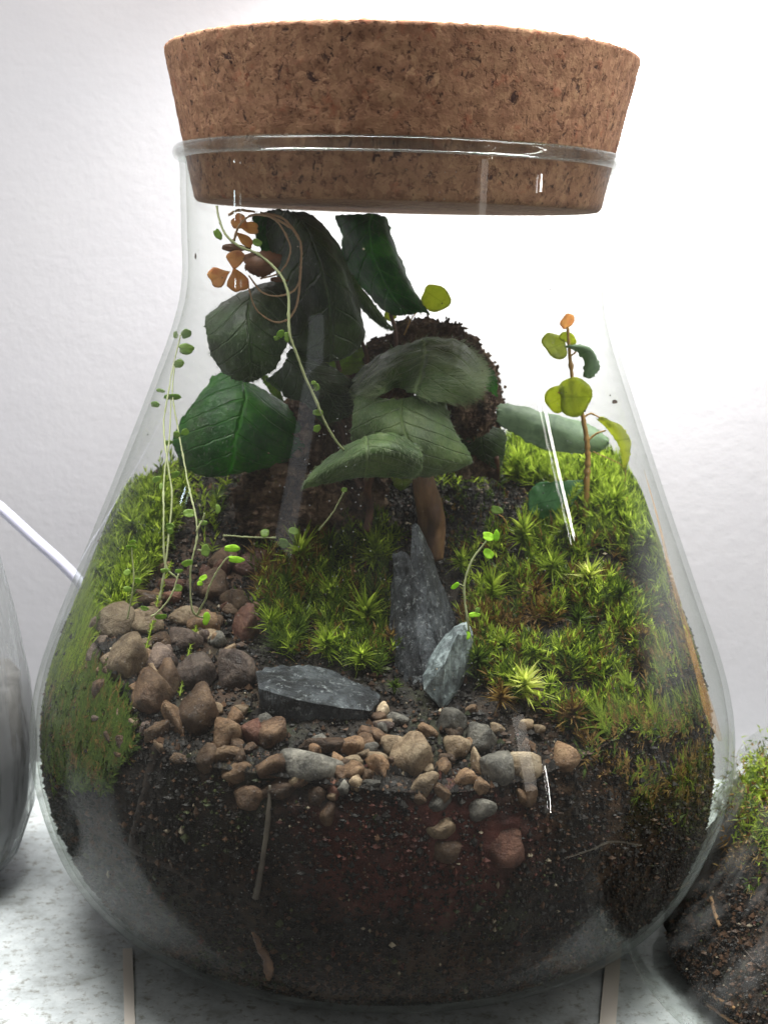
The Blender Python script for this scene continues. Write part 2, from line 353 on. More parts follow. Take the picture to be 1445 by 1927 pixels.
# soil body
NT, NR, NS = 300, 110, 110
th = np.linspace(0, 2*np.pi, NT, endpoint=False); Rr = np.full(NT, 560.)
for _ in range(14):
    z = terr(Rr*np.cos(th), Rr*np.sin(th)); Rr = .5*Rr+.5*rcont(Rr*np.cos(th), Rr*np.sin(th), z)
tt = np.linspace(0.004, 1, NR); X = Rr[None]*tt[:, None]*np.cos(th); Y = Rr[None]*tt[:, None]*np.sin(th); Z = terr(X, Y)
top = np.stack([X, Y, Z], 2)
zedge = Z[-1]; sk = []
for k in range(1, NS+1):
    q = k/NS; z = zedge*(1-q)+24*q; R = rcont(np.cos(th), np.sin(th), z); sk.append(np.stack([R*np.cos(th), R*np.sin(th), z], 1))
V = np.concatenate([top, np.array(sk)]).reshape(-1, 3)
for k in range(len(V)):
    p = Vector(V[k]); r = math.hypot(p.x, p.y)+1e-6
    a = mn.fractal(p*.014, .8, 2.2, 4); b = mn.noise(p*.08)
    if k < NT*(NR-6): V[k][2] += 9*a+5*b-6
    elif k >= NT*NR:
        g = min(-2, -9+7*a+4*b); V[k][0] += p.x/r*g; V[k][1] += p.y/r*g
f = grid_faces(NR+NS, NT, True); nb = (NR+NS-1)*NT
Fc = [tuple(q) for q in f.tolist()]+[tuple(nb+j for j in range(NT))[::-1]]
m = M('dark_soil'); n1 = m.noise(16, 8, .78); g = m.vor(95)
c = m.ramp(n1, [(.30, rgb(14, 12, 11)), (.47, rgb(30, 25, 21)), (.60, rgb(52, 42, 33)), (.78, rgb(84, 68, 50))])
c = m.mix(m.ramp(m.noise(4.5, 5, .6).outputs[0], [(.5, (0,)*3), (.66, (.75,)*3)]), c, rgb(72, 50, 34), 'MIX')
c = m.mix(m.ramp(m.noise(6.5, 5, .6, vec=m.pos((.0013, .001, .0009))).outputs[0], [(.54, (0,)*3), (.64, (.6,)*3)]), c, rgb(44, 50, 26))
# warm reflection painted into the soil: red-brown patch low in the middle
def blob(m, px, py, Yd, rx, rz, lo=.6, hi=1.1):
    cc = U(px, py, Yd)*S; vm = m.n('ShaderNodeVectorMath', operation='SUBTRACT'); m.put(vm.inputs[0], m.geo.outputs['Position']); vm.inputs[1].default_value = tuple(cc)
    v2 = m.n('ShaderNodeVectorMath', operation='MULTIPLY'); m.put(v2.inputs[0], vm.outputs[0]); v2.inputs[1].default_value = (1/(rx*S), 1/(450*S), 1/(rz*S))
    ln = m.n('ShaderNodeVectorMath', operation='LENGTH'); m.put(ln.inputs[0], v2.outputs[0])
    return m.ramp(m.math('ADD', ln.outputs['Value'], m.math('MULTIPLY', m.math('SUBTRACT', m.noise(9, 5).outputs[0], .5), 1.3)), [(lo, (1,)*3), (hi, (0,)*3)])
red_refl = m.ramp(m.noise(22, 6, .7), [(.3, rgb(44, 22, 20)), (.55, rgb(92, 46, 38)), (.8, rgb(120, 66, 50))])
c = m.mix(m.math('MULTIPLY', blob(m, 790, 1620, -640, 225, 125), .95), c, red_refl)
c = m.mix(m.math('MULTIPLY', blob(m, 480, 1850, -500, 330, 60), .6), c, rgb(86, 66, 46))
c = m.mix(m.math('MULTIPLY', blob(m, 1190, 1500, -440, 190, 190, .5, 1.2), .6), c, m.ramp(m.noise(30, 6, .7), [(.4, rgb(38, 27, 20)), (.65, rgb(112, 82, 54))]))
spk = m.ramp(m.vor(60).outputs['Distance'], [(.0, (1,)*3), (.10, (0,)*3)])
c = m.mix(m.math('MULTIPLY', spk, .75), c, rgb(158, 146, 128))
soil_m = m.done(m.prin(c, m.ramp(n1, [(.3, (.35,)*3), (.7, (.8,)*3)]), m.bump(m.noise(75, 5, .7), .8, 8, m.bump(n1, .7, 20)), Specular_IOR_Level=.35))
single('soil', V, Fc, soil_m, 'dark crumbly potting soil filling the lower half of the flask', 'soil', kind='stuff', base=np.array([0, 0, 24.]))

OCT = (np.array([(1, 0, 0), (-1, 0, 0), (0, 1, 0), (0, -1, 0), (0, 0, 1), (0, 0, -1)], float), [(0, 2, 4), (2, 1, 4), (1, 3, 4), (3, 0, 4), (2, 0, 5), (1, 2, 5), (3, 1, 5), (0, 3, 5)])
def crumbs(name, label, P, r, mats, prob, kind='stuff', parent=None, flat=True):
    I2, F2 = OCT; k = len(P); q = np.array(I2)[None]*(1+rng.normal(size=(k, len(I2), 1))*.22)*rng.uniform(.55, 1.25, (k, 1, 3))
    V = P[:, None]+q*np.asarray(r).reshape(-1, 1, 1); V = V.reshape(-1, 3)
    if flat: V = clampin(V, -7)
    b = (np.arange(k)*len(I2))[:, None, None]; Fc = (np.array(F2)[None]+b).reshape(-1, 3); fm = np.repeat(rng.choice(len(mats), size=k, p=prob), len(F2))
    if parent is not None: return parent.part(name, V, Fc, list(mats), fmat=fm.tolist(), kind='stuff', smooth=False)
    return single(name, V, Fc, list(mats), label, 'soil', kind=kind, fmat=fm.tolist(), base=P.mean(0), smooth=False)
def clampin(V, off=2):
    V = np.array(V); r = np.hypot(V[:, 0], V[:, 1]); mx = np.minimum(rcont(V[:, 0], V[:, 1], V[:, 2])-off, rin(V[:, 2])-3); s = np.where(r > mx, mx/np.maximum(r, 1), 1)
    V[:, 0] *= s; V[:, 1] *= s; return V
def ico(sub):
    import bmesh
    b = bmesh.new(); bmesh.ops.create_icosphere(b, subdivisions=sub, radius=1); V = np.array([v.co[:] for v in b.verts]); Fc = [tuple(v.index for v in f.verts) for f in b.faces]; b.free(); return V, Fc
def crumb_mat(name, a, b):
    m = M(name); return m.done(m.prin(m.ramp(m.math('ADD', m.math('MULTIPLY', m.rand(), .7), m.math('MULTIPLY', m.noise(40, 3).outputs[0], .3)), [(0, a), (1, b)]), .55, m.bump(m.noise(90, 3), .5, 4), Specular_IOR_Level=.4))
CR = [crumb_mat('black_crumb', rgb(9, 8, 8), rgb(32, 27, 23)), crumb_mat('brown_crumb', rgb(40, 28, 20), rgb(88, 62, 42)), crumb_mat('pale_crumb', rgb(110, 98, 80), rgb(176, 164, 142)), crumb_mat('red_crumb', rgb(46, 22, 19), rgb(86, 44, 35)), crumb_mat('olive_crumb', rgb(28, 34, 16), rgb(66, 72, 36))]
# ------------------------------------------------------------------ pebbles and slate
def clampin(V, off=2):
    V = np.array(V); r = np.hypot(V[:, 0], V[:, 1]); mx = rcont(V[:, 0], V[:, 1], V[:, 2])-off; s = np.where(r > mx, mx/np.maximum(r, 1), 1)
    V[:, 0] *= s; V[:, 1] *= s; return V
def stone_mat(name, cols, bump=.5, sc_=20, spots=.35):
    m = M(name); oi = m.n('ShaderNodeObjectInfo'); n1 = m.noise(sc_*1.6, 8, .76, dist=.3)
    c = m.ramp(n1, [(.37, cols[0]), (.5, cols[1]), (.64, cols[2])])
    c = m.mix(m.math('MULTIPLY', m.ramp(m.noise(80, 4, .7).outputs[0], [(.58, (0,)*3), (.68, (1,)*3)]), spots), c, cols[0])
    c = m.mix(m.math('MULTIPLY', m.ramp(m.noise(8, 3).outputs[0], [(.45, (0,)*3), (.7, (1,)*3)]), .4), c, cols[3] if len(cols) > 3 else rgb(50, 46, 34))
    hs = m.n('ShaderNodeHueSaturation'); m.put(hs.inputs['Color'], c); m.put(hs.inputs['Value'], m.math('ADD', m.math('MULTIPLY', oi.outputs['Random'], .6), .48)); hs.inputs['Saturation'].default_value = .86; m.math('ADD', 0., 0.)
    return m.done(m.prin(hs.outputs[0], m.ramp(n1, [(.38, (.3,)*3), (.62, (.65,)*3)]), m.bump(m.noise(70, 5, .7), .8, 7, m.bump(n1, bump+.2, 16)), Specular_IOR_Level=.35))
PM = {'tan': stone_mat('tan_stone', [rgb(104, 82, 58), rgb(150, 124, 92), rgb(186, 162, 126)]),
      'orange': stone_mat('orange_stone', [rgb(86, 60, 38), rgb(138, 102, 66), rgb(178, 140, 98)]),
      'grey': stone_mat('grey_stone', [rgb(66, 64, 60), rgb(104, 100, 92), rgb(148, 142, 130)]),
      'mauve': stone_mat('mauve_stone', [rgb(64, 50, 46), rgb(108, 88, 78), rgb(150, 126, 108)]),
      'brown': stone_mat('brown_stone', [rgb(56, 38, 26), rgb(98, 70, 46), rgb(134, 102, 70)]),
      'red': stone_mat('red_brown_stone', [rgb(60, 30, 22), rgb(108, 62, 44), rgb(140, 88, 62)]),
      'cream': stone_mat('cream_stone', [rgb(140, 112, 80), rgb(196, 168, 130), rgb(222, 200, 166)])}
def ico(sub):
    import bmesh
    b = bmesh.new(); bmesh.ops.create_icosphere(b, subdivisions=sub, radius=1); V = np.array([v.co[:] for v in b.verts]); Fc = [tuple(v.index for v in f.verts) for f in b.faces]; b.free(); return V, Fc
IV, IF = ico(3)
def pebble(px, py, w_, h_, rot, col, label, depth=None, fwd=0.0, name='pebble', cat='pebble', ang=.35):
    P, nn, wl = hit(px, py)
    if P is None: print('no hit', px, py); return
    if depth is not None: P = U(px, py, depth)
    sc_ = ((P-CAM)@_f)/F; a = w_*sc_*.56; c = h_*sc_*.56; b = min(a, c)*.9+.12*max(a, c)
    sd = random.random()*100; V = []
    k1 = random.uniform(1.0, 1.6)
    for v in IV:
        p = Vector(v); q = 1+.26*mn.noise(p*k1+Vector((sd, 0, 0)))+.07*mn.noise(p*3.3+Vector((0, sd, 0)))
        for g in PL[int(sd) % 5]:
            dd = p.dot(Vector(g[:3]))*q
            if dd > g[3]: q *= 1-(1-g[3]/dd)*.93
        q += .018*mn.noise(p*9+Vector((sd, 0, 0)))
        V.append(v*q)
    V = np.array(V); V /= np.abs(V).max(0); V *= np.array([a, b, c]); t = math.radians(rot); ct, st = math.cos(t), math.sin(t)
    V = V[:, :1]*(RT*ct+UP*st)+V[:, 1:2]*_f+V[:, 2:3]*(-RT*st+UP*ct)
    C = P-_f*b*.25+UP*c*.12; 
    if wl: C = P+_f*b*.55
    Vw = V+C; r = np.hypot(Vw[:, 0], Vw[:, 1]); over = (r-(np.minimum(rcont(Vw[:, 0], Vw[:, 1], Vw[:, 2])+14, rin(Vw[:, 2])-2))).max()
    if over > 0:
        rr = np.hypot(C[0], C[1]); C = C*np.array([(rr-over*.75)/rr, (rr-over*.75)/rr, 1]); Vw = V+C; Vw = clampin(Vw, -15)
    single(name, Vw, IF, PM[col] if isinstance(col, str) else col, label, cat, 'pebbles of the stone slope' if cat == 'pebble' else None)
PL = []
for k in range(5):
    L_ = []
    for j in range(8):
        v = Vector((random.gauss(0, 1), random.gauss(0, 1), random.gauss(0, 1))).normalized(); L_.append((v.x, v.y, v.z, random.uniform(.48, .8)))
    PL.append(L_)
PEB = [
 (213, 1176, 84, 72, 0, 'tan', 'mossy olive-tan pebble at the top left of the stone slope, against the moss'),
 (268, 1172, 82, 56, -8, 'tan', 'broad rough tan pebble beside the mossy one at the top left of the slope'),
 (347, 1163, 66, 38, 0, 'tan', 'flat tan pebble under the foot of the trailing stems'),
 (383, 1176, 60, 44, 0, 'orange', 'ochre pebble with moss on it, right of the trailing stem foot'),
 (345, 1203, 72, 52, -12, 'mauve', 'smooth grey-mauve pebble with a pointed left tip'),
 (388, 1198, 56, 26, -8, 'cream', 'pale cream flat chip, the lightest stone on the left slope'),
 (226, 1250, 84, 96, 0, 'tan', 'large squarish tan stone with a pale top edge, by the left moss'),
 (176, 1236, 48, 70, 0, 'mauve', 'dim stone at the far left, half buried in moss'),
 (304, 1240, 62, 66, -35, 'mauve', 'dark mauve pebble with a pale rim, left of the round one'),
 (376, 1272, 90, 74, 5, 'mauve', 'round smooth brown-grey pebble in the centre of the left slope'),
 (440, 1262, 84, 100, -10, 'mauve', 'large dark rounded stone touching the left end of the slate slab'),
 (322, 1286, 50, 80, 10, 'brown', 'shaded narrow stone between the round pebble and the left tan stone'),
 (268, 1318, 96, 96, 20, 'brown', 'big brown stone below the squarish tan stone'),
 (188, 1300, 60, 80, 0, 'brown', 'brown stone almost hidden by moss at the left glass'),
 (380, 1346, 82, 104, 0, 'brown', 'tall brown blocky stone below the round pebble'),
 (325, 1358, 34, 92, 28, 'orange', 'long narrow ochre pebble standing on end'),
 (288, 1378, 58, 36, 28, 'orange', 'orange-tan pebble tilted, leftmost of the bright front ones'),
 (426, 1380, 64, 70, -15, 'orange', 'orange-brown pebble under the dark rounded stone'),
 (474, 1380, 44, 64, 30, 'red', 'slanting red-brown pebble right of the orange-brown one'),
 (516, 1384, 64, 62, -20, 'brown', 'brown wedge-shaped pebble under the left end of the slate slab'),
 (428, 1420, 66, 34, -10, 'orange', 'flat rusty pebble between two larger orange ones'),
 (449, 1456, 66, 38, 12, 'orange', 'wedge of bright ochre stone, lowest of the left front group'),
 (386, 1436, 52, 54, 0, 'brown', 'dim brown pebble left of the ochre wedge'),
 (578, 1440, 130, 66, -10, 'grey', 'long grey-brown stone lying against the front glass under the slab'),
 (510, 1446, 66, 44, 10, 'brown', 'small brown stone at the left end of the long grey-brown one'),
 (466, 1500, 76, 50, 0, 'brown', 'dark flat stone sunk in soil below the ochre wedge'),
 (530, 1490, 86, 44, 0, 'brown', 'long dim brown stone in the second row from the bottom'),
 (592, 1496, 50, 40, 0, 'brown', 'dim squarish brown stone right of the long dim one'),
 (626, 1486, 34, 46, 8, 'red', 'small upright mauve-red stone under the long grey stone'),
 (618, 1532, 44, 52, 0, 'brown', 'faint brown stone lowest under the left half of the slab'),
 (612, 1400, 92, 34, 0, 'brown', 'shadowed brown stone directly under the slate slab'),
 (662, 1404, 42, 42, -20, 'orange', 'small tan-orange pebble at the lower right of the slate slab'),
 (668, 1454, 52, 40, 0, 'orange', 'bright ochre pebble with a small one on top, in the front row'),
 (661, 1432, 40, 22, 0, 'tan', 'tiny tan pebble resting on the bright ochre one'),
 (708, 1443, 42, 54, 24, 'orange', 'smooth egg-shaped tan pebble leaning right in the front row'),
 (738, 1402, 54, 42, 0, 'tan', 'tan pebble behind the egg-shaped one'),
 (698, 1384, 56, 36, -35, 'brown', 'dark pebble against the right corner of the slab'),
 (720, 1366, 40, 24, 0, 'mauve', 'small dull chip below the corner of the slab'),
 (722, 1338, 26, 30, 0, 'cream', 'tiny pale crumb at the right corner of the slab'),
 (748, 1352, 40, 26, -20, 'grey', 'thin grey chip in the soil right of the slab'),
 (780, 1428, 86, 84, 0, 'tan', 'large rough speckled tan stone in the middle of the front row'),
 (797, 1478, 34, 66, -38, 'tan', 'curved sliver of tan stone under the large speckled one'),
 (836, 1448, 34, 38, 0, 'orange', 'small golden pebble right of the large speckled stone'),
 (872, 1466, 44, 36, 25, 'orange', 'ochre crescent-shaped pebble below the golden one'),
 (855, 1406, 56, 56, 0, 'tan', 'rounded sandy pebble between the large speckled and the grey one'),
 (852, 1360, 66, 54, 30, 'grey', 'grey-tan pebble highest in the middle, below the leaning slate'),
 (902, 1388, 66, 56, -30, 'grey', 'grey striped pebble right of the sandy one'),
 (930, 1446, 66, 84, 15, 'grey', 'large grey granular stone at the right of the front row'),
 (900, 1446, 26, 68, 18, 'tan', 'narrow upright tan pebble in front of the large grey stone'),
 (985, 1440, 62, 64, 0, 'cream', 'pale peach stone behind the bright glass reflections'),
 (992, 1494, 40, 54, 0, 'orange', 'orange-brown stone under the pale peach one'),
 (1068, 1428, 54, 56, -30, 'orange', 'lone rounded apricot pebble at the right, bedded in soil'),
 (826, 1512, 70, 40, 15, 'grey', 'olive-grey stone below the ochre crescent'),
 (832, 1562, 66, 50, -8, 'tan', 'sandy rounded stone sunk lower in the soil'),
 (836, 1600, 60, 56, 0, 'brown', 'dull brown stone lowest of the middle column'),
 (900, 1522, 66, 48, 0, 'grey', 'dim grey stone under the large grey granular one'),
 (946, 1592, 76, 116, 6, 'red', 'terracotta-coloured stone low on the right of the middle'),
 (420, 1058, 58, 50, 10, 'brown', 'brown pebble at the back of the gully, top of the slope'),
 (396, 1106, 66, 62, 0, 'brown', 'dark brown stone behind the trailing stems'),
 (474, 1066, 74, 52, 10, 'red', 'red-brown stone just left of the centre moss'),
 (466, 1186, 52, 84, 0, 'red', 'dark red-brown stone at the left edge of the centre moss'),
 (438, 1136, 58, 60, 20, 'brown', 'shadowed brown stone above the round pebble'),
 (322, 1104, 54, 42, 0, 'red', 'rusty stone behind the curled stem at the left'),
 (278, 1126, 62, 40, -10, 'brown', 'dull brown stone next to the left moss bank'),
 (412, 1208, 40, 34, 0, 'grey', 'small grey chip right of the pale cream chip'),
 (300, 1206, 44, 34, 0, 'brown', 'small brown chip under the rough tan pebble'),
 (236, 1396, 60, 50, 0, 'brown', 'dark stone low at the left, under the moss'),
 (560, 1470, 40, 26, 0, 'brown', 'sliver of stone below the long grey-brown one'),
 (1012, 1372, 26, 22, 0, 'tan', 'tiny tan chip under the yellow star tuft'),
 (886, 1336, 24, 20, 0, 'orange', 'tiny orange chip near the foot of the leaning slate')]
for p in PEB: pebble(*p)
used = set(); WD = dict(brown='brown', mauve='grey-mauve', tan='sandy', orange='rusty', grey='grey', red='red-brown')
for poly, cnt, cols in [((180, 500, 1140, 1430), 260, ('brown', 'mauve', 'tan', 'orange')), ((480, 1000, 1350, 1500), 240, ('brown', 'orange', 'tan', 'grey')), ((300, 500, 1040, 1150), 80, ('brown', 'red'))]:
    for _ in range(cnt):
        x, y = random.uniform(*poly[:2]), random.uniform(*poly[2:]); cc = random.choice(cols); q = min(PEB, key=lambda p: math.hypot(p[0]-x, p[1]-y)); dx, dy = x-q[0], y-q[1]
        wh = ('right of' if dx > 0 else 'left of') if abs(dx) > abs(dy) else ('below' if dy > 0 else 'above'); lb = 'small %s chip just %s the %s' % (WD[cc], wh, q[6].split(',')[0].split(' with ')[0]); key = (cc, q[6]); key2 = (wh, q[6])
        if key in used or key2 in used or len(lb.split()) > 16: continue
        used.add(key); used.add(key2); pebble(x, y, random.uniform(24, 42), random.uniform(20, 34), random.uniform(-60, 60), cc, lb)
k = 60000; a = rng.uniform(0, 2*np.pi, k); q = rng.uniform(0, 1, k); sel = np.sin(a) < .35; a = a[sel]; q = q[sel]; k = len(a)
ze = np.interp(a, th, zedge, period=2*np.pi); z = ze*(1-q**1.1)+40*q**1.1; R = rcont(np.cos(a), np.sin(a), z)-rng.uniform(1, 9, k)
P = np.stack([R*np.cos(a), R*np.sin(a), z], 1); px_, py_ = proj(P); rd = np.exp(-(((px_-790)/190)**2+((py_-1625)/100)**2)); ol = (np.sin(px_*.013+2)+np.sin(py_*.02+px_*.006) > .9)
rs = np.minimum(np.exp(rng.normal(size=k)*.5)*2.6, 7)
free = np.ones(k, bool)
for p in PEB: free &= ((px_-p[0])/(p[2]*.5))**2+((py_-p[1])/(p[3]*.5))**2 > 1
P, rs, rd, ol, px_, py_ = P[free], rs[free], rd[free], ol[free], px_[free], py_[free]; k = len(P); am = (py_ > 1790)
g1 = rng.uniform(size=k) < rd*.9; g2 = ~g1 & ol & (rng.uniform(size=k) < .6)
crumbs('soil_crumbs', 'soil crumbs coloured red for a warm reflection low in the middle', P[g1], rs[g1], CR, [.28, .12, .006, .594, 0.])  # red share follows the warm reflection painted into the soil
crumbs('soil_crumbs', 'greenish soil crumbs in patches behind the front glass', P[g2], rs[g2], CR, [.45, .15, .02, .0, .38])
g3 = ~g1 & ~g2 & am
crumbs('soil_crumbs', 'brownish soil crumbs settled at the very bottom of the flask', P[g3], rs[g3], CR, [.55, .38, .01, .02, .04])
g4 = ~g1 & ~g2 & ~am
crumbs('soil_crumbs', 'black and brown soil crumbs packed behind the front glass', P[g4], rs[g4], CR, [.80, .172, .006, .007, .015])
k = 42000; a = rng.uniform(0, 2*np.pi, k); r = np.where(rng.uniform(size=k) < .3, rng.uniform(.93, 1.0, k), np.sqrt(rng.uniform(0, 1, k)))*.997*np.interp(a, th, Rr, period=2*np.pi); x, y = r*np.cos(a), r*np.sin(a)
sel = y < 330; x, y = x[sel], y[sel]; k = len(x); crumbs('soil_crumbs', 'dark loose soil crumbs scattered over the top of the bed', np.stack([x, y, terr(x, y)-1], 1), np.minimum(np.exp(rng.normal(size=k)*.5)*2.8, 8), CR, [.78, .19, .012, .004, .014])

# slate
m = M('slate'); mpx = m.pos((.004, .004, .0007)); n1 = m.noise(9, 6, .7, vec=mpx)
c = m.ramp(m.noise(10, 6, .7), [(.38, rgb(32, 34, 38)), (.5, rgb(58, 62, 67)), (.62, rgb(100, 106, 111))])
c = m.mix(m.ramp(m.noise(20, 6, .8, vec=mpx).outputs[0], [(.40, (.85,)*3), (.47, (0,)*3)]), c, rgb(26, 28, 31)); c = m.mix(m.ramp(m.noise(70, 4, .8).outputs[0], [(.57, (0,)*3), (.64, (.7,)*3)]), c, rgb(160, 166, 168))
slate_m = m.done(m.prin(c, .42, m.bump(m.noise(22, 6, .75, vec=mpx), 1.0, 14, m.bump(m.noise(60, 5, .75), .8, 7)), Specular_IOR_Level=.5))
m = M('pale_slate'); c = m.ramp(m.noise(26, 6, .75, vec=m.pos((.0016, .0016, .0007))), [(.34, rgb(50, 54, 58)), (.5, rgb(104, 114, 116)), (.68, rgb(158, 170, 170))])
slate2_m = m.done(m.prin(c, .5, m.bump(m.noise(40, 5, .7), .8, 9)))
def hullrock(name, pts, mat, label, cat, rough=4, cuts=4):
    import bmesh
    b = bmesh.new()
    for p in pts: b.verts.new(p)
    bmesh.ops.convex_hull(b, input=b.verts); bmesh.ops.delete(b, geom=[v for v in b.verts if not v.link_faces], context='VERTS')
    bmesh.ops.triangulate(b, faces=b.faces)
    for _ in range(cuts): bmesh.ops.subdivide_edges(b, edges=b.edges, cuts=1, use_grid_fill=True); bmesh.ops.triangulate(b, faces=b.faces)
    b.normal_update()
    for v in b.verts:
        n = mn.noise(Vector((v.co.x*.03, v.co.y*.03, v.co.z*.008)))*1.3+.6*mn.noise(v.co*.06); 
        st = mn.noise(Vector((v.co.x*.09, v.co.y*.09, v.co.z*.012)))
        v.co += v.normal*rough*(n+st)
    V = np.array([v.co[:] for v in b.verts]); b.verts.index_update(); Fc = [tuple(v.index for v in f.verts) for f in b.faces]; b.free()
    return single(name, V, Fc, mat, label, cat, smooth=False)
def pp(l): return [Vector(U(*p)) for p in l]
def as_part(root, o, name):
    o.name = name; o.location = Vector(o.location)-Vector(root.location); o.parent = root
    for k_ in ('label', 'category', 'group'):
        if k_ in o: del o[k_]
shard = hullrock('slate_shard', pp([(776, 987, -250), (783, 985, -246), (790, 1000, -240), (802, 1030, -235), (813, 1046, -235), (822, 1090, -240), (828, 1120, -245), (857, 1166, -255), (852, 1215, -280), (840, 1290, -340), (800, 1300, -350),
   (776, 1150, -300), (774, 1060, -275), (800, 1100, -180), (840, 1200, -180), (790, 1020, -215)]), slate_m, 'tall pointed dark slate shard standing upright in the middle of the moss', 'slate stone', 3.2)
as_part(shard, hullrock('slate_layer', pp([(737, 1050, -275), (740, 1040, -265), (757, 1038, -272), (766, 1046, -282), (786, 1110, -330), (798, 1180, -362), (812, 1300, -400), (770, 1322, -405), (745, 1290, -370), (733, 1180, -315), (735, 1100, -285), (760, 1060, -200), (800, 1200, -230)]), slate_m, None, None, 4), 'slate_layer')
as_part(shard, hullrock('slate_layer', pp([(768, 1075, -300), (782, 1080, -310), (806, 1150, -345), (826, 1230, -375), (828, 1310, -400), (806, 1316, -408), (790, 1220, -378), (775, 1140, -335), (800, 1200, -290)]), slate_m, None, None, 3), 'slate_layer')
hullrock('slate_shard', pp([(880, 1166, -380), (852, 1176, -385), (820, 1215, -405), (795, 1272, -430), (797, 1300, -440), (833, 1332, -450), (848, 1322, -430), (872, 1270, -410), (893, 1195, -385), (836, 1250, -455), (860, 1195, -430), (880, 1300, -330), (830, 1330, -350)]), slate2_m,
   'small pale-edged slate shard leaning right beside the tall one', 'slate stone', 3)
hullrock('slate_slab', pp([(484, 1268, -430), (500, 1256, -395), (580, 1250, -380), (636, 1268, -385), (716, 1304, -420), (712, 1318, -450), (698, 1338, -490), (640, 1332, -510), (560, 1318, -515), (488, 1296, -500),
   (490, 1330, -500), (505, 1372, -480), (560, 1395, -490), (640, 1396, -480), (690, 1370, -470), (600, 1380, -360)]), slate_m, 'flat grey slate slab lying across the pebbles like a step', 'slate stone', 3)

# ------------------------------------------------------------------ moss
def blades(P, Dr, L, wd, curl, n=4):
    "P base, Dr direction, L length, curl droop: arrays -> strips of tapered blades"
    k = len(P); Dr = Dr/np.linalg.norm(Dr, axis=1)[:, None]; side = np.cross(Dr, rng.normal(size=(k, 3))); side /= np.linalg.norm(side, axis=1)[:, None]+1e-9
    V = np.zeros((k, 2*n+1, 3)); 
    for i in range(n+1):
        t = i/n; c = P+Dr*(L*t)[:, None]+np.array([0, 0, -1.])*(curl*L*t**2)[:, None]
        ww = (wd*(1-t)**.7*(.6+.6*np.sin(np.pi*min(1, t*1.3+.15))))[:, None]
        if i < n: V[:, 2*i] = c-side*ww; V[:, 2*i+1] = c+side*ww
        else: V[:, 2*n] = c
    b = (np.arange(k)*(2*n+1))[:, None]; Fs = []
    for i in range(n-1): Fs.append(np.hstack([b+2*i, b+2*i+1, b+2*i+3, b+2*i+2]))
    Q = np.concatenate(Fs); Tr = np.hstack([b+2*n-2, b+2*n-1, b+2*n])
    return V.reshape(-1, 3), [tuple(q) for q in Q.tolist()]+[tuple(q) for q in Tr.tolist()]
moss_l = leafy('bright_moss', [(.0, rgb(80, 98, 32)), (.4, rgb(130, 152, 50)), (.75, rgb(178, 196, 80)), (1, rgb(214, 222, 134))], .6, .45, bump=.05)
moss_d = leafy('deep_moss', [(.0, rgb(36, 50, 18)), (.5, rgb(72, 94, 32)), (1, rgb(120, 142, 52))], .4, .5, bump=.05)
moss_b = leafy('withered_moss', [(.0, rgb(56, 38, 20)), (.5, rgb(112, 84, 42)), (1, rgb(170, 146, 78))], .3, .6, bump=.05)
moss_y = leafy('yellow_moss', [(.0, rgb(150, 170, 60)), (.5, rgb(206, 214, 110)), (1, rgb(234, 236, 160))], .5, .45, bump=.05)
def inpoly(x, y, poly):
    c = False; j = len(poly)-1
    for i in range(len(poly)):
        if (poly[i][1] > y) != (poly[j][1] > y) and x < (poly[j][0]-poly[i][0])*(y-poly[i][1])/(poly[j][1]-poly[i][1]+1e-9)+poly[i][0]: c = not c
        j = i
    return c
def moss_field(name, label, poly, cnt, L, wd, mats, mixp, clump=1.0, up=.6, curl=.15, thresh=-.25, extra=None, stem=True):
    xs = [p[0] for p in poly]; ys = [p[1] for p in poly]; P = []; N = []; sz = []
    tries = 0; ns = max(1, cnt//14)
    while len(P) < ns and tries < ns*8:
        tries += 1; x = random.uniform(min(xs), max(xs)); y = random.uniform(min(ys), max(ys))
        if not inpoly(x, y, poly): continue
        g = mn.noise(Vector((x*.018, y*.018, 3.)))+.5*mn.noise(Vector((x*.05, y*.05, 9.)))
        if g < thresh+random.uniform(-.2, .2): continue
        h, nn, wl = hit(x, y)
        if h is None: continue
        if wl: nn = -nn*.1
        P.append(h); N.append(nn); sz.append(.75+.5*max(0, g)+random.uniform(0, .3))
    if extra is not None:
        for q in extra: P.append(q[0]); N.append(q[1]); sz.append(1)
    P = np.array(P); N = np.array(N); sz = np.array(sz); k = len(P); reps = 14
    # each shoot: a short stem carrying fine leaves
    ax = N*(1-up)+np.array([0, 0, 1.])*up+rng.normal(size=(k, 3))*.3; ax /= np.linalg.norm(ax, axis=1)[:, None]; H = L*sz
    B = []; Dd = []; LL = []
    for r in range(reps):
        t = rng.uniform(0, 1, k); B.append(P+ax*(H*t*.9)[:, None]); q = rng.normal(size=(k, 3)); q -= ax*(q*ax).sum(1)[:, None]; q /= np.linalg.norm(q, axis=1)[:, None]
        Dd.append(ax*(.5+.8*t)[:, None]+q*(.95-.55*t)[:, None]); LL.append(H*rng.uniform(.4, .8, k)*(.9-.3*t))
    B = np.vstack(B); Dd = np.vstack(Dd); LL = np.concatenate(LL)
    V, Fc = blades(B, Dd, LL, np.full(len(B), wd), np.full(len(B), curl), 3)
    V = clampin(V, -2)
    nf = len(B)*2+len(B); fm = np.zeros(len(Fc), int); choice = rng.choice(len(mats), size=k, p=mixp)
    if len(mats) == 3:
        for i_ in range(k):
            if mn.noise(Vector(P[i_])*.009+Vector((5, 2, 7))) > .36 and random.random() < .7: choice[i_] = 2
    ch = np.tile(choice, reps)
    nq = len(B)*2; fm[:nq] = np.concatenate([ch, ch]); fm[nq:] = ch
    return single(name, V, Fc, list(mats), label, 'moss', kind='stuff', fmat=fm.tolist())
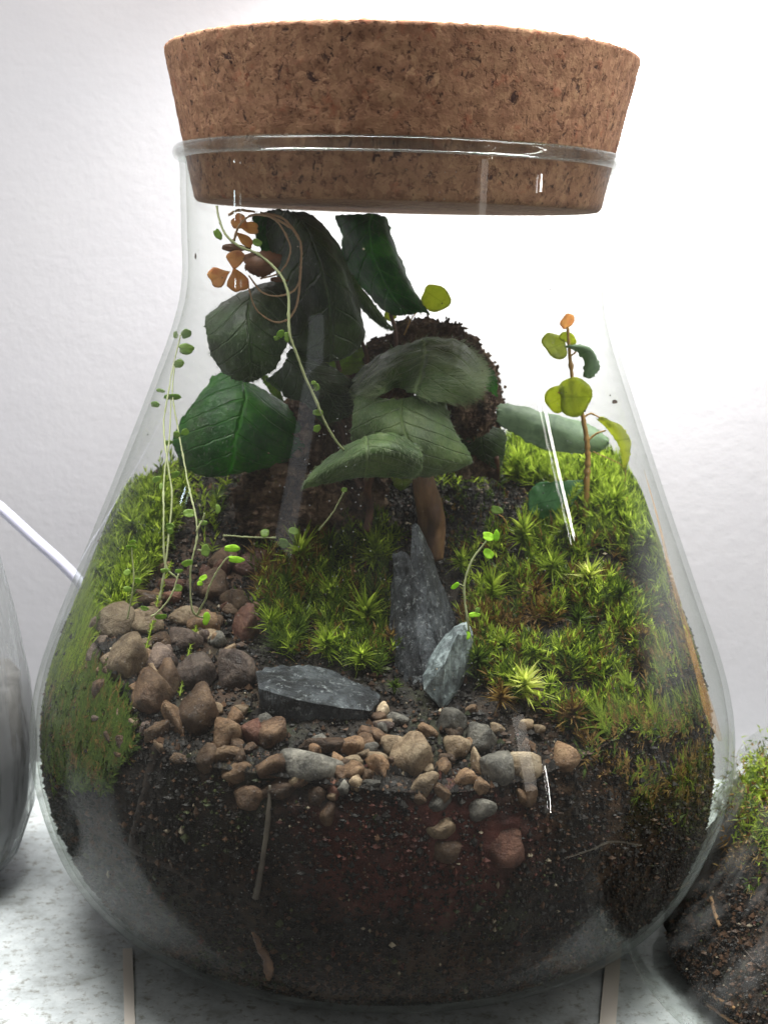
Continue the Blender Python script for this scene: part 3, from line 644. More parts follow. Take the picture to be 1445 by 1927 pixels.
moss_field('moss', 'bright green moss bank climbing the left side of the glass', [(250, 935), (300, 930), (330, 980), (290, 1060), (255, 1110), (240, 1160), (190, 1150), (170, 1200), (150, 1280), (60, 1330), (90, 1180), (150, 1040), (200, 960)], 34000, 50, 1.6, (moss_l, moss_d), [.72, .28], up=.7, thresh=-.8)
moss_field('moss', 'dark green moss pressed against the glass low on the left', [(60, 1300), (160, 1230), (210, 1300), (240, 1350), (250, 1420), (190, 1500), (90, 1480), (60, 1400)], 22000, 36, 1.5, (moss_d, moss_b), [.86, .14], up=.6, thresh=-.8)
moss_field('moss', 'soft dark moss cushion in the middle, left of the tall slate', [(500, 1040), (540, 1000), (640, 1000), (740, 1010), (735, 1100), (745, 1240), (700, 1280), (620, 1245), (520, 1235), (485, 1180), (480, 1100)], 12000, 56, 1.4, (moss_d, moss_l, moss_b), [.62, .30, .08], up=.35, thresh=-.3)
moss_field('moss', 'mixed green and withered moss slope on the right of the flask', [(880, 1040), (980, 980), (1060, 940), (1180, 920), (1240, 1000), (1300, 1150), (1340, 1330), (1250, 1400), (1120, 1390), (1000, 1330), (900, 1290), (870, 1180)], 32000, 46, 1.5, (moss_l, moss_d, moss_b), [.42, .38, .20], up=.55, thresh=.02)
moss_field('moss', 'ragged brown and green moss fringe thinning into the soil at the lower right glass', [(1040, 1350), (1330, 1320), (1345, 1460), (1280, 1560), (1180, 1490), (1090, 1420)], 9000, 34, 1.4, (moss_d, moss_l, moss_b), [.4, .1, .5], up=.3, thresh=.0)
moss_field('moss', 'tall bright moss lit from behind on the back right crest', [(960, 850), (1060, 850), (1120, 880), (1190, 900), (1240, 960), (1250, 1060), (1180, 1040), (1110, 980), (1050, 930), (960, 905)], 19000, 64, 1.8, (moss_l, moss_d), [.85, .15], up=.75, thresh=-.8)
ext = []
for _ in range(1100):
    a = random.uniform(-.2, 3.34); r = random.uniform(150, 500); x, y = r*math.cos(a), r*math.sin(a)
    if y < 130 and abs(x) < 330: continue
    z = float(terr(x, y)); ext.append((np.array([x, y, z]), np.array([0, 0, 1.])))
moss_field('moss', 'low moss carpeting the ridge at the back of the flask', [(930, 850), (1000, 850), (1000, 880), (930, 890)], 400, 44, 1.7, (moss_l, moss_d), [.6, .4], up=.8, thresh=-.8, extra=ext)
moss_field('moss', 'sparse moss scraps on the dark soil in the middle hollow', [(820, 900), (960, 900), (960, 1000), (860, 1060), (830, 1000)], 1600, 16, 1.3, (moss_d, moss_b), [.7, .3], up=.5, thresh=-.05)

def tuft(px, py, r, mat, label, n=64, tilt=(0, 0), name='moss_tuft'):
    P, nn, wl = hit(px, py+r*.25)
    if P is None: print('no tuft', px, py); return
    if wl: P = P*np.array([.985, .985, 1]); nn = -nn*.3
    sc_ = ((P-CAM)@_f)/F; R = r*sc_*1.38; P = P+nn*12-_f*10
    ax = np.array([tilt[0], -.45+tilt[1], .9])+nn*.35; ax /= np.linalg.norm(ax)
    q = rng.normal(size=(n, 3)); q -= np.outer(q@ax, ax); q /= np.linalg.norm(q, axis=1)[:, None]
    t = rng.uniform(0, 1, n); B = P+ax*(R*.45*t)[:, None]
    Dd = q*(1.05-.75*t)[:, None]+ax*(.35+.75*t)[:, None]+rng.normal(size=(n, 3))*.08
    V, Fc = blades(B, Dd, R*rng.uniform(.6, 1.1, n), np.full(n, 2.3*max(.7, r/45)), rng.uniform(.08, .4, n), 6)
    SV, SF = tube([P-ax*14, P, P+ax*R*.45], [2.5, 3.2, 2], 5)
    V, Fc = join([(V, Fc), (SV, SF)]); V = clampin(V, -2)
    single(name, V, Fc, mat, label, 'moss', 'star-shaped moss tufts', base=P-ax*10)
TU = [
 (566, 1056, 62, moss_l, 'large star moss tuft top left of the centre cushion'), (706, 1052, 50, moss_l, 'star moss tuft just left of the tip of the tall slate'),
 (745, 1018, 30, moss_d, 'small dark tuft behind the slate tip'), (708, 985, 28, moss_d, 'tiny tuft on the dark soil above the centre cushion'),
 (624, 1128, 46, moss_l, 'spiky tuft in the centre of the middle cushion'), (690, 1172, 62, moss_l, 'largest bright star tuft beside the tall slate'),
 (706, 1128, 44, moss_d, 'tuft directly above the largest bright star tuft'), (508, 1184, 42, moss_l, 'tuft spreading left, above the left end of the slab'),
 (614, 1226, 48, moss_l, 'pale tuft above the middle of the slate slab'), (560, 1200, 34, moss_d, 'faint dark tuft between the two above the slab'),
 (680, 1246, 38, moss_l, 'low tuft touching the right part of the slab'), (738, 1215, 34, moss_b, 'withered tuft at the left foot of the tall slate'),
 (620, 1040, 44, moss_d, 'dark tuft behind the large one at the top of the cushion'), (540, 1115, 44, moss_d, 'shaded tuft at the left of the cushion'),
 (742, 1300, 18, moss_d, 'tiny green sprig in soil right of the slab'),
 (984, 1018, 52, moss_l, 'upright tuft above the right slope, left of the waxy leaf'), (868, 1066, 34, moss_l, 'little tuft right of the tall slate tip'),
 (925, 1122, 50, moss_l, 'feathery tuft right of the yellow-green sprout'), (1038, 1076, 42, moss_l, 'mid green tuft in the centre of the right slope'),
 (1104, 1096, 44, moss_y, 'pale star tuft in the middle of the right slope'), (1060, 1010, 46, moss_l, 'leafy tuft under the waxy leaf'),
 (1008, 1120, 36, moss_b, 'brownish tuft on the dark knob of the right slope'), (1160, 1130, 46, moss_d, 'tuft trailing down the right slope'),
 (948, 1226, 42, moss_l, 'tuft above the yellow star tuft'), (1000, 1240, 28, moss_l, 'small tuft right above the yellow star tuft'),
 (898, 1252, 40, moss_d, 'dark tuft right of the leaning slate'), (984, 1298, 52, moss_y, 'yellow-white star tuft, brightest of all, above the peach stone'),
 (940, 1320, 36, moss_b, 'withered brown tuft left of the yellow star tuft'), (1030, 1300, 32, moss_l, 'green side shoot right of the yellow star tuft'),
 (1172, 1302, 48, moss_l, 'arching tuft low on the right slope'), (1134, 1370, 52, moss_l, 'lowest wide tuft of the right slope, near the apricot pebble'),
 (1240, 1350, 46, moss_l, 'bright tuft at the lower right near the glass'), (1070, 1352, 44, moss_b, 'dry brown tuft above the apricot pebble'),
 (1085, 1175, 34, moss_d, 'dim tuft in the hollow of the right slope'), (1200, 1210, 40, moss_b, 'brown tuft by the misted glass'),
 (1262, 1270, 50, moss_d, 'hazy tuft behind the misted glass on the right'), (1210, 1030, 60, moss_l, 'tall bright tuft at the right crest by the glass'),
 (1150, 965, 60, moss_l, 'tall bright tuft behind the fern moss sprig'), (1110, 930, 44, moss_l, 'tuft at the foot of the climbing seedling'),
 (310, 960, 44, moss_l, 'spiky tuft topping the left moss bank'), (255, 1000, 46, moss_l, 'spiky tuft at the left end of the left bank'), (190, 1090, 46, moss_l, 'tuft against the left glass'),
 (345, 925, 34, moss_l, 'tuft under the big left leaf'), (1040, 880, 40, moss_l, 'tuft on the crest under the long grey-green leaf'), (975, 885, 36, moss_l, 'tuft on the crest right of the brown chunk')]
for t in TU: tuft(*t[:5])
# feathery fern-moss strands
def strand(pts, label, mat, wd=13):
    P = spline([U(*p) for p in pts], 40); T = Thing('fern_moss_sprig', P[0], label, 'moss'); V, f = tube(P, [1.6, 1.0], 5); T.part('stem', V, f, mat)
    idx = np.repeat(np.arange(1, 40), 5); B = P[idx]+rng.normal(size=(len(idx), 3))*.6; tn = np.gradient(P, axis=0)[idx]; tn /= np.linalg.norm(tn, axis=1)[:, None]
    q = rng.normal(size=tn.shape)*np.array([1, .5, .6]); q -= tn*(q*tn).sum(1)[:, None]; q /= np.linalg.norm(q, axis=1)[:, None]
    V, f = blades(B, q+tn*.6, rng.uniform(.6, 1., len(idx))*wd, np.full(len(idx), 1.4), np.zeros(len(idx)), 3); T.part('leaves', clampin(V, -2), f, mat, kind='stuff')
def onf(px, py, d=10):
    P, _, _ = hit(px, py); return (px, py, P[1]-d)
strand([(1040, 1000, -60), (1058, 960, -60), (1078, 930, -50), (1088, 912, -40)], 'yellow-green feathery moss sprig in front of the waxy leaf', moss_l, 15)
strand([onf(338, 1310, 5), onf(350, 1250, 20), onf(366, 1190, 20), onf(376, 1160, 25)], 'thin feathery moss strand crossing the round pebble', moss_l, 9)
strand([onf(270, 1240, 15), onf(285, 1180, 25), onf(300, 1120, 30), onf(322, 1060, 30)], 'thin feathery moss strand rising over the left tan stones', moss_l, 9)

# ------------------------------------------------------------------ bark, mound, root, reflections shaped as twigs
m = M('fibrous_bark'); n1 = m.noise(14, 8, .8, dist=1.0); c = m.ramp(n1, [(.28, rgb(40, 30, 25)), (.45, rgb(88, 68, 56)), (.55, rgb(142, 116, 96)), (.68, rgb(190, 166, 142))])
c = m.mix(m.ramp(m.noise(60, 5, .75).outputs[0], [(.56, (0,)*3), (.68, (.7,)*3)]), c, rgb(178, 152, 132))
bark_m = m.done(m.prin(c, .85, m.bump(m.noise(50, 6, .8), 1., 14, m.bump(n1, 1., 22)), Specular_IOR_Level=.2))
def log(name, pts, radii, label, cat, mat=bark_m, amp=.22, seg=48, n=90, group=None, sc_=.03):
    V, f = tube([U(*p) for p in pts], radii, seg, n); C = spline([U(*p) for p in pts], n)
    for k in range(len(V)):
        c0 = C[k//seg]; d = V[k]-c0; p = Vector(V[k]); a = mn.fractal(p*sc_, .7, 2.1, 5)+.35*mn.noise(p*.14); V[k] = c0+d*(1+amp*a)
    o = single(name, V, f, mat, label, cat, group)
    if mat is bark_m:
        idx = rng.integers(0, len(V), 3800); CV_, CF_ = OCT; q = CV_[None]*(1+rng.normal(size=(len(idx), 6, 1))*.3)*rng.uniform(.5, 1.5, (len(idx), 1, 3)); W = (V[idx][:, None]+rng.normal(size=(len(idx), 1, 3))*2.5+q*np.exp(rng.normal(size=(len(idx), 1, 1))*.4)*3.6).reshape(-1, 3)
        c = link('bark_crumbs', mesh('bark_crumbs', W*S-np.array(o.location), (np.array(CF_)[None]+(np.arange(len(idx))*6)[:, None, None]).reshape(-1, 3), [bark_m, CR[1]], False), (0, 0, 0), o); c['kind'] = 'stuff'
    return o
log('bark_arch', [(640, 960, 110), (655, 850, 110), (690, 745, 110), (755, 672, 110), (830, 655, 110), (885, 715, 100), (905, 775, 90)], [90, 76, 62, 56, 54, 50, 42], 'dark fibrous bark arch rising behind the big leaves to a rounded crest', 'bark', amp=.26)
log('bark_chunk', [(846, 758, -40), (880, 768, -60), (926, 776, -60)], [20, 40, 44, 20], 'broken crumbly bark chunk jutting right below the large hairy leaf', 'bark', amp=.5, seg=56, n=50, sc_=.05)
log('bark_chunk', [(560, 990, 60), (560, 900, 60), (575, 820, 70), (590, 765, 90)], [120, 105, 80, 40], 'dark earthy bark lump standing behind the lower left leaf', 'bark', amp=.22)
log('bark_chunk', [(880, 880, 60), (888, 820, 50), (895, 790, 20)], [54, 48, 36], 'shadowed bark stump under the broken chunk', 'bark', amp=.25, n=50)
m = M('brown_reflection'); c = m.ramp(m.noise(10, 5, .6, vec=m.pos((.003, .003, .0006))), [(.3, rgb(46, 30, 22)), (.5, rgb(84, 58, 40)), (.65, rgb(124, 92, 64))]); brown_refl_m = m.done(m.prin(c, .5, m.bump(m.noise(30, 4), .4, 5)))
log('reflection_peg', [(812, 1050, -120), (812, 980, -130), (800, 920, -150), (790, 872, -170)], [22, 26, 22, 16], 'thick brown reflection shaped as a twig between the tall slate and the hairy leaf', 'twig', brown_refl_m, .07, 24, 40)  # brown reflection in the glass, given solid shape as a standing peg
m = M('pale_root_and_streak'); root_streak_m = m.done(m.prin(m.ramp(m.noise(30), [(.3, rgb(60, 54, 47)), (.7, rgb(104, 96, 84))]), .5))
m = M('dark_twig_and_streak'); dtw_m = m.done(m.prin(m.ramp(m.noise(20, 5), [(.3, rgb(32, 24, 19)), (.7, rgb(58, 44, 33))]), .6, m.bump(m.noise(50), .5, 4)))
def root(pts, r, label, mat=root_streak_m, name='root', cat='root', off=8):
    P = [gpoint(px, py, off) for px, py in pts]; V, f = tube(P, r, 7, 30, .08); V = clampin(V, -6); single(name, V, f, mat, label, cat)
root([(508, 1478), (505, 1540), (494, 1620), (482, 1690)], [2.5, 4.5, 4, 6], 'pale straight reflection streak running down the front glass below the slab')  # pale reflection streak on the glass, shaped like a root
root([(1066, 1618), (1120, 1602), (1160, 1588), (1215, 1594)], [1.2, 2.0, 1.2], 'hair-thin curved root in the soil at the lower right', off=6)
root([(205, 1572), (260, 1604), (320, 1632), (380, 1672)], [5, 6, 4], 'red-brown reflection streak slanted in the soil at the lower left', dtw_m, 'reflected_streak', 'twig', 12)  # brown reflection streak, given solid shape as a slanted rod
root([(296, 1400), (280, 1470), (262, 1540), (250, 1590)], [8, 9, 9, 8], 'grey-brown reflection band upright on the glass at the lower left', dtw_m, 'reflected_streak', 'twig', 14)  # brown reflection band, given solid shape as an upright rod
root([(470, 1738), (490, 1780), (506, 1830), (510, 1870)], [3, 8, 9, 5], 'golden-brown highlight sliver at the bottom of the soil', brown_refl_m, 'highlight_sliver', 'bark', 14)  # golden highlight on the glass, given solid shape as a sliver

# ------------------------------------------------------------------ big hairy-leaved plant
def hairy(name, c0, c1, c2, transl, sheen, rough=.42, vb=.8):
    m = M(name); n1 = m.noise(12, 7, .7); c = m.ramp(n1, [(.38, c0), (.5, c1), (.63, c2)]); v = m.noise(80, 5, .7); vn = veins(m, False, 6.)
    c = m.mix(m.math('MULTIPLY', vn, .35), c, tuple(min(1, x*2.2+.01) for x in c2[:3])+(1,))
    c = m.mix(m.math('MULTIPLY', m.ramp(m.noise(5, 4).outputs[0], [(.52, (0,)*3), (.62, (1,)*3)]), .35), c, rgb(58, 54, 28))
    b = m.bump(vn, vb, 7, m.bump(v, .35, 4, m.bump(n1, .5, 16)))
    p = m.prin(c, m.ramp(v, [(.35, (rough-.08,)*3), (.65, (rough+.12,)*3)]), b, Sheen_Weight=sheen, Specular_IOR_Level=.55); p.inputs['Sheen Roughness'].default_value = .35; p.inputs['Sheen Tint'].default_value = (.9, .95, .85, 1)
    t = m.n('ShaderNodeBsdfTranslucent'); m.put(t.inputs[0], m.mix(1., c, (1.3, 1.9, .7, 1), 'MULTIPLY')); return m.done(m.mixsh(transl, p, t))
H_dark = hairy('dark_hairy_leaf', rgb(30, 46, 24), rgb(48, 68, 36), rgb(70, 94, 52), .25, .25)
H_mid = hairy('hairy_leaf', rgb(62, 86, 46), rgb(84, 110, 60), rgb(114, 134, 82), .28, .25, .42)
H_green = hairy('backlit_leaf', rgb(32, 78, 30), rgb(46, 102, 40), rgb(76, 132, 52), .5, .1, .38)
H_bright = hairy('fresh_leaf', rgb(92, 110, 40), rgb(116, 134, 50), rgb(136, 150, 66), .35, .1)
m = M('leaf_hairs'); p = m.prin(rgb(140, 154, 118), .5, None, Specular_IOR_Level=.4); t = m.n('ShaderNodeBsdfTranslucent'); t.inputs[0].default_value = rgb(140, 160, 112); hair_m = m.done(m.mixsh(.4, p, t))
m = M('dark_leaf_hairs'); hair_d = m.done(m.prin(rgb(92, 108, 80), .5))
m = M('petiole'); pet_m = m.done(m.prin(m.ramp(m.noise(20), [(.3, rgb(60, 38, 30)), (.7, rgb(104, 70, 56))]), .55))
plant = Thing('hairy_leaved_plant', U(690, 915, 20), 'dark plant with big downy curled leaves filling the upper half of the flask', 'plant')
def vflow(p, A, a, b):
    q = A[min(a+1, A.shape[0]-1), b]-A[max(a-1, 0), b]; return q/(np.linalg.norm(q)+1e-6)
def leaf(thing, rows, mat, label=None, nh=1200, hl=16, edge=160, flow=vflow, side=-1, rough=3., thick=2.2, hw=.32, n=30, hm=None):
    V, f, A, N, du, dv = patch(rows, n, n, thick, rough, 1.0)
    gi, gj = np.meshgrid(np.linspace(0, 1, n), np.linspace(0, 1, n), indexing='ij'); uvv = np.stack([gj.ravel(), gi.ravel()], 1); o = thing.part('leaf', V, f, mat, label=label, uv=np.vstack([uvv, uvv]))
    nh = int(nh*.75); edge = int(edge*.6)
    if nh+edge:
        to = (CAM-A[n//2, n//2]); side = 1 if (N[n//2, n//2]@to) > 0 else -1
        HV, HF = hairs(A, N, nh, hl, hw, flow, side, edge)
        thing.part('hairs', HV, HF, hm or (hair_m if mat is H_mid else hair_d), smooth=False, parent=o, kind='stuff')
    return o
# A: large leaf arching from under the cork
leaf(plant, [[(500, 396, 30), (525, 394, -40), (550, 396, -70), (575, 400, -50), (590, 404, 20)],
             [(500, 440, 0), (540, 440, -70), (580, 436, -120), (612, 438, -110), (630, 450, -20)],
             [(520, 510, -30), (560, 505, -90), (605, 500, -150), (640, 500, -140), (656, 512, -40)],
             [(530, 580, -50), (570, 580, -100), (620, 575, -150), (662, 565, -150), (676, 580, -50)],
             [(535, 630, -70), (575, 640, -110), (625, 640, -130), (672, 625, -120), (688, 625, -60)],
             [(556, 655, -80), (585, 672, -100), (620, 680, -110), (655, 670, -100), (680, 648, -70)]], H_dark, 'tall dark leaf arching down from the cork', 1500, 14)
leaf(plant, [[(474, 404, 10), (500, 398, 10), (530, 396, 10), (560, 400, 0)],
             [(480, 440, -10), (505, 440, 0), (535, 440, 0), (572, 440, -10)],
             [(498, 478, -20), (520, 480, -10), (545, 480, -10), (580, 480, -20)],
             [(520, 502, -30), (535, 512, -20), (555, 520, -20), (578, 515, -30)]], H_green, 'green backlit flap at the top left under the cork', 200, 14)
# B: round leaf on the left
leaf(plant, [[(420, 570, -60), (450, 552, -60), (480, 540, -70), (510, 530, -70), (538, 528, -60)],
             [(388, 598, -130), (430, 575, -150), (470, 562, -160), (510, 552, -150), (542, 560, -120)],
             [(390, 630, -170), (430, 630, -200), (470, 625, -210), (510, 620, -190), (545, 610, -150)],
             [(400, 670, -170), (435, 678, -200), (470, 680, -205), (505, 672, -185), (538, 650, -160)],
             [(422, 702, -160), (445, 714, -180), (470, 719, -185), (495, 708, -180), (518, 692, -165)]], H_dark, 'round dark leaf drooping at the left', 1100, 12)
# C
leaf(plant, [[(500, 715, -40), (530, 690, -80), (545, 660, -90), (560, 655, -80)],
             [(520, 730, -50), (550, 705, -110), (580, 690, -120), (610, 683, -90)],
             [(545, 748, -60), (580, 735, -120), (620, 720, -130), (645, 705, -90)],
             [(575, 760, -60), (610, 765, -90), (645, 755, -100), (668, 728, -80)],
             [(610, 800, -40), (640, 790, -60), (665, 775, -60), (680, 745, -60)]], H_dark, 'dark pointed leaf between the round one and the hairy one', 900, 15)
# D lower left
leaf(plant, [[(400, 708, 40), (430, 700, 30), (460, 712, 20), (500, 735, 20), (530, 755, 40)],
             [(370, 750, 0), (410, 745, -20), (460, 750, -30), (510, 770, -20), (560, 790, 10)],
             [(340, 795, -20), (390, 795, -50), (450, 800, -60), (510, 815, -50), (575, 830, -10)],
             [(325, 835, -30), (380, 845, -60), (440, 850, -70), (500, 855, -50), (560, 860, -20)],
             [(345, 882, -30), (385, 897, -50), (430, 895, -50), (480, 885, -40), (530, 872, -20)]], H_green, 'broad smooth green leaf spreading low at the left', 700, 8)
# H, G
leaf(plant, [[(652, 505, 0), (658, 510, -10), (668, 525, -10), (676, 540, 10)],
             [(664, 545, -10), (675, 550, -20), (690, 560, -20), (702, 572, 0)],
             [(680, 578, -10), (695, 585, -20), (712, 590, -20), (724, 600, 0)],
             [(715, 612, 0), (722, 616, 0), (732, 620, 0), (742, 623, 0)]], H_mid, 'narrow grey-green leaf tip right of the tall leaf', 250, 12, 60)
leaf(plant, [[(632, 405, 60), (665, 402, 20), (700, 402, 0), (722, 406, 20), (728, 410, 60)],
             [(642, 440, 70), (665, 435, 20), (695, 432, -10), (722, 430, 0), (738, 448, 50)],
             [(648, 490, 70), (675, 490, 30), (705, 485, 0), (738, 482, -10), (758, 500, 40)],
             [(685, 545, 70), (705, 545, 40), (732, 545, 10), (765, 540, 0), (780, 548, 30)],
             [(718, 582, 70), (745, 592, 50), (768, 592, 30), (790, 588, 20), (810, 590, 20)]], H_green, 'upright green leaf hanging under the cork at the centre', 700, 10)
# E hairy cap
ce = U(752, 738, -240)
def eflow(p, A, a, b):
    q = ce-p; q = q/(np.linalg.norm(q)+1e-6); return -q*1.0+np.array([.25, 0, -.25])
leaf(plant, [[(657, 722, -40), (700, 680, -30), (745, 652, -40), (800, 637, -50), (855, 640, -60), (895, 665, -60), (912, 700, -60)],
             [(660, 738, -130), (705, 700, -130), (750, 672, -130), (800, 660, -140), (850, 665, -150), (892, 688, -140), (910, 715, -120)],
             [(670, 746, -200), (712, 728, -230), (748, 706, -190), (795, 695, -220), (845, 705, -240), (885, 722, -220), (900, 732, -170)],
             [(684, 756, -205), (716, 744, -250), (748, 730, -190), (780, 742, -262), (822, 756, -262), (862, 756, -220), (890, 744, -160)]], H_mid, 'large downy grey-green leaf folded like a cap in the centre', 4600, 22, 90, eflow, n=44, hw=.36, rough=6)
# F hanging flap
leaf(plant, [[(668, 745, -225), (700, 748, -235), (740, 752, -240), (770, 748, -245), (800, 742, -240), (838, 750, -210)],
             [(664, 790, -250), (700, 792, -270), (740, 795, -290), (775, 792, -280), (815, 792, -265), (850, 798, -220)],
             [(662, 830, -240), (700, 828, -270), (745, 830, -300), (790, 830, -300), (830, 830, -270), (868, 832, -220)],
             [(690, 870, -220), (720, 872, -250), (760, 878, -280), (800, 872, -280), (845, 868, -250), (888, 866, -200)],
             [(700, 893, -190), (725, 896, -220), (765, 898, -240), (800, 897, -240), (830, 892, -220), (860, 884, -190)]], H_mid, 'downy flap hanging from the folded centre leaf, pale green at its right tip', 1700, 10, 140, n=34)
leaf(plant, [[(592, 885, -270), (640, 845, -300), (690, 822, -320), (740, 815, -330), (790, 838, -320)],
             [(580, 900, -290), (635, 868, -330), (690, 848, -355), (745, 845, -360), (795, 862, -335)],
             [(572, 912, -290), (630, 888, -325), (690, 872, -345), (745, 872, -345), (792, 882, -320)],
             [(570, 920, -280), (620, 908, -300), (680, 898, -310), (740, 897, -310), (780, 897, -295)]], H_mid, 'downy lobe with a pointed left tip, lowest of the centre leaf', 1200, 10, 120)
leaf(plant, [[(905, 690, 40), (918, 692, 30), (930, 698, 30)], [(900, 725, 30), (920, 722, 20), (936, 725, 20)], [(905, 760, 30), (920, 758, 20), (935, 755, 30)]], H_green, 'small green leaf at the right behind the bark crest', 60, 8, 40)
leaf(plant, [[(860, 800, -10), (890, 800, -20), (920, 800, -20), (948, 810, 0)], [(858, 830, -10), (890, 830, -30), (922, 828, -30), (952, 832, 0)],
             [(880, 850, 0), (900, 858, -10), (925, 860, -10), (948, 858, 0)], [(915, 868, 0), (922, 876, 0), (935, 880, 0), (944, 876, 0)]], H_dark, 'dark leaf drooping under the broken bark chunk', 150, 8, 60)
leaf(plant, [[(484, 700, 70), (500, 706, 70), (520, 716, 70)], [(500, 725, 70), (515, 735, 70), (530, 742, 70)], [(512, 745, 70), (525, 755, 70), (535, 758, 70)]], H_bright, 'fresh lime leaf tip glowing between the left leaves', 0, 8, 0)
leaf(plant, [[(545, 640, 60), (600, 655, 60), (690, 650, 60)], [(560, 670, 60), (620, 695, 60), (690, 680, 60)], [(600, 690, 60), (640, 705, 60), (680, 700, 60)]], H_bright, 'lime leaf glowing behind the tall dark leaf', 0, 8, 0)
leaf(plant, [[(738, 900, -60), (755, 896, -60), (776, 893, -60)], [(742, 912, -70), (758, 912, -75), (774, 904, -70)], [(748, 920, -65), (758, 921, -65), (768, 914, -65)]], H_bright, 'small lime leaf peeking out under the downy flap', 0, 8, 0)
for pts, r in [([(690, 930, -40), (700, 850, 20), (720, 780, 0), (745, 735, -150)], [7, 5]), ([(680, 920, 0), (655, 860, 20), (640, 800, 0), (600, 760, -60)], [7, 4]),
               ([(690, 925, 0), (680, 780, 40), (690, 680, 30), (680, 640, -20)], [7, 3.5]), ([(672, 930, 10), (600, 880, 20), (540, 830, 0)], [6, 4]), ([(690, 925, 0), (735, 760, 60), (745, 640, 60), (735, 590, 60)], [7, 4]),
               ([(690, 1000, -60), (696, 960, -60), (692, 915, -90), (700, 880, -150)], [8, 6]), ([(935, 900, 40), (936, 885, 10), (934, 860, -10)], [6, 5]), ([(640, 700, 40), (610, 620, 40), (520, 600, 30), (470, 600, -60)], [5, 3])]:
    V, f = tube([U(*p) for p in pts], r, 8, 24); plant.part('petiole', V, f, pet_m)

# ------------------------------------------------------------------ smaller plants
lf_y = leafy('seedling_leaf', [(.0, rgb(138, 148, 62)), (.5, rgb(172, 180, 84)), (1, rgb(198, 200, 112))], .85, .4, bump=.3, bscale=40, vein=.55)
lf_g = leafy('trailing_leaf', [(.0, rgb(104, 138, 62)), (.5, rgb(138, 168, 78)), (1, rgb(168, 190, 98))], .5, .4, vein=.55)
lf_lime = leafy('lime_leaf', [(.0, rgb(150, 204, 44)), (1, rgb(196, 232, 72))], .5, .4, vein=.55)
lf_red = leafy('reddish_leaf', [(.0, rgb(200, 142, 126)), (.5, rgb(214, 178, 138)), (1, rgb(212, 198, 146))], .85, .5, vein=.55)
lf_dred = leafy('dark_reddish_leaf', [(.0, rgb(100, 74, 56)), (1, rgb(140, 100, 76))], .5, .5, vein=.55)
lf_gg = leafy('grey_green_leaf', [(.0, rgb(92, 118, 92)), (.5, rgb(118, 144, 112)), (1, rgb(140, 164, 132))], .35, .5, bump=.3, bscale=30, vein=.55)
lf_wax = leafy('waxy_leaf', [(.0, rgb(34, 76, 42)), (.5, rgb(54, 104, 60)), (1, rgb(86, 134, 84))], .4, .4, bump=.5, bscale=30, spec=.5, vein=.55)
stem_p = leafy('pale_stem', [(0, rgb(150, 160, 110)), (1, rgb(186, 190, 146))], .2, .5)
stem_b = leafy('woody_stem', [(0, rgb(140, 106, 60)), (1, rgb(184, 146, 84))], .1, .6)
stem_pk = leafy('pink_stem', [(0, rgb(170, 130, 108)), (1, rgb(196, 172, 136))], .2, .5)
def disc(c, u, v, ru, rv, notch=.25, cup=.2, n=22, thick=.9, ptip=0., wedge=0.):
    "small rounded, notched leaf blade: centre c, axes u (length) and v (width)"
    u = np.array(u, float); u /= np.linalg.norm(u); v = np.array(v, float); v -= u*(u@v); v /= np.linalg.norm(v); nn = np.cross(u, v); rings = 4; V = [c-nn*thick/2]; ph = random.uniform(0, 6)
    for s in (1,):
        for k in range(1, rings+1):
            for j in range(n):
                a = 2*np.pi*j/n; q = k/rings; r = 1-notch*math.exp(-((a-np.pi)/.45)**2)+ptip*math.exp(-(min(a, 2*np.pi-a)/.35)**2)+.05*math.sin(3*a+ph)+.035*math.sin(5*a+2*ph)
                x, y = math.cos(a)*r*q, math.sin(a)*r*q; y *= 1-wedge*max(0, x+.1); V.append(c+u*ru*x+v*rv*y+nn*(cup*max(ru, rv)*(x*x*.6+y*y)+.04*ru*math.sin(5*a)*q))
    V = np.array(V); m1 = len(V); Fc = [(0, 1+(j+1) % n, 1+j) for j in range(n)]
    for k in range(rings-1):
        for j in range(n): Fc.append((1+k*n+j, 1+k*n+(j+1) % n, 1+(k+1)*n+(j+1) % n, 1+(k+1)*n+j))
    V2 = V+nn*thick; F2 = [tuple(x+m1 for x in q[::-1]) for q in Fc]
    global UVD
    UVD = [(.5, .5)]+[(.5+.5*math.cos(2*np.pi*j/n)*k/rings, .5+.5*math.sin(2*np.pi*j/n)*k/rings) for k in range(1, rings+1) for j in range(n)]; UVD = UVD*2
    o = 1+(rings-1)*n; F3 = [(o+(j+1) % n, o+(j+1) % n+m1, o+j+m1, o+j) for j in range(n)]
    return np.vstack([V, V2]), Fc+F2+F3
def pxleaf(T, px, py, Y, w_, h_, rot, mat, face=(0, -.9, .3), notch=.2, cup=.09, ptip=0., label=None, wedge=.0, tl=.35):
    c = U(px, py, Y); s_ = ((c-CAM)@_f)/F; t = math.radians(rot); u = RT*math.cos(t)+UP*math.sin(t); v = -RT*math.sin(t)+UP*math.cos(t)
    tilt = rng.normal(size=3)*tl; u = u+_f*tilt[0]; v = v+_f*tilt[1]
    V, f = disc(c, u, v, w_*s_/2, h_*s_/2, notch, cup*random.choice([-1, 1]), ptip=ptip, wedge=wedge); return T.part('leaf', V, f, mat, label=label, uv=UVD)
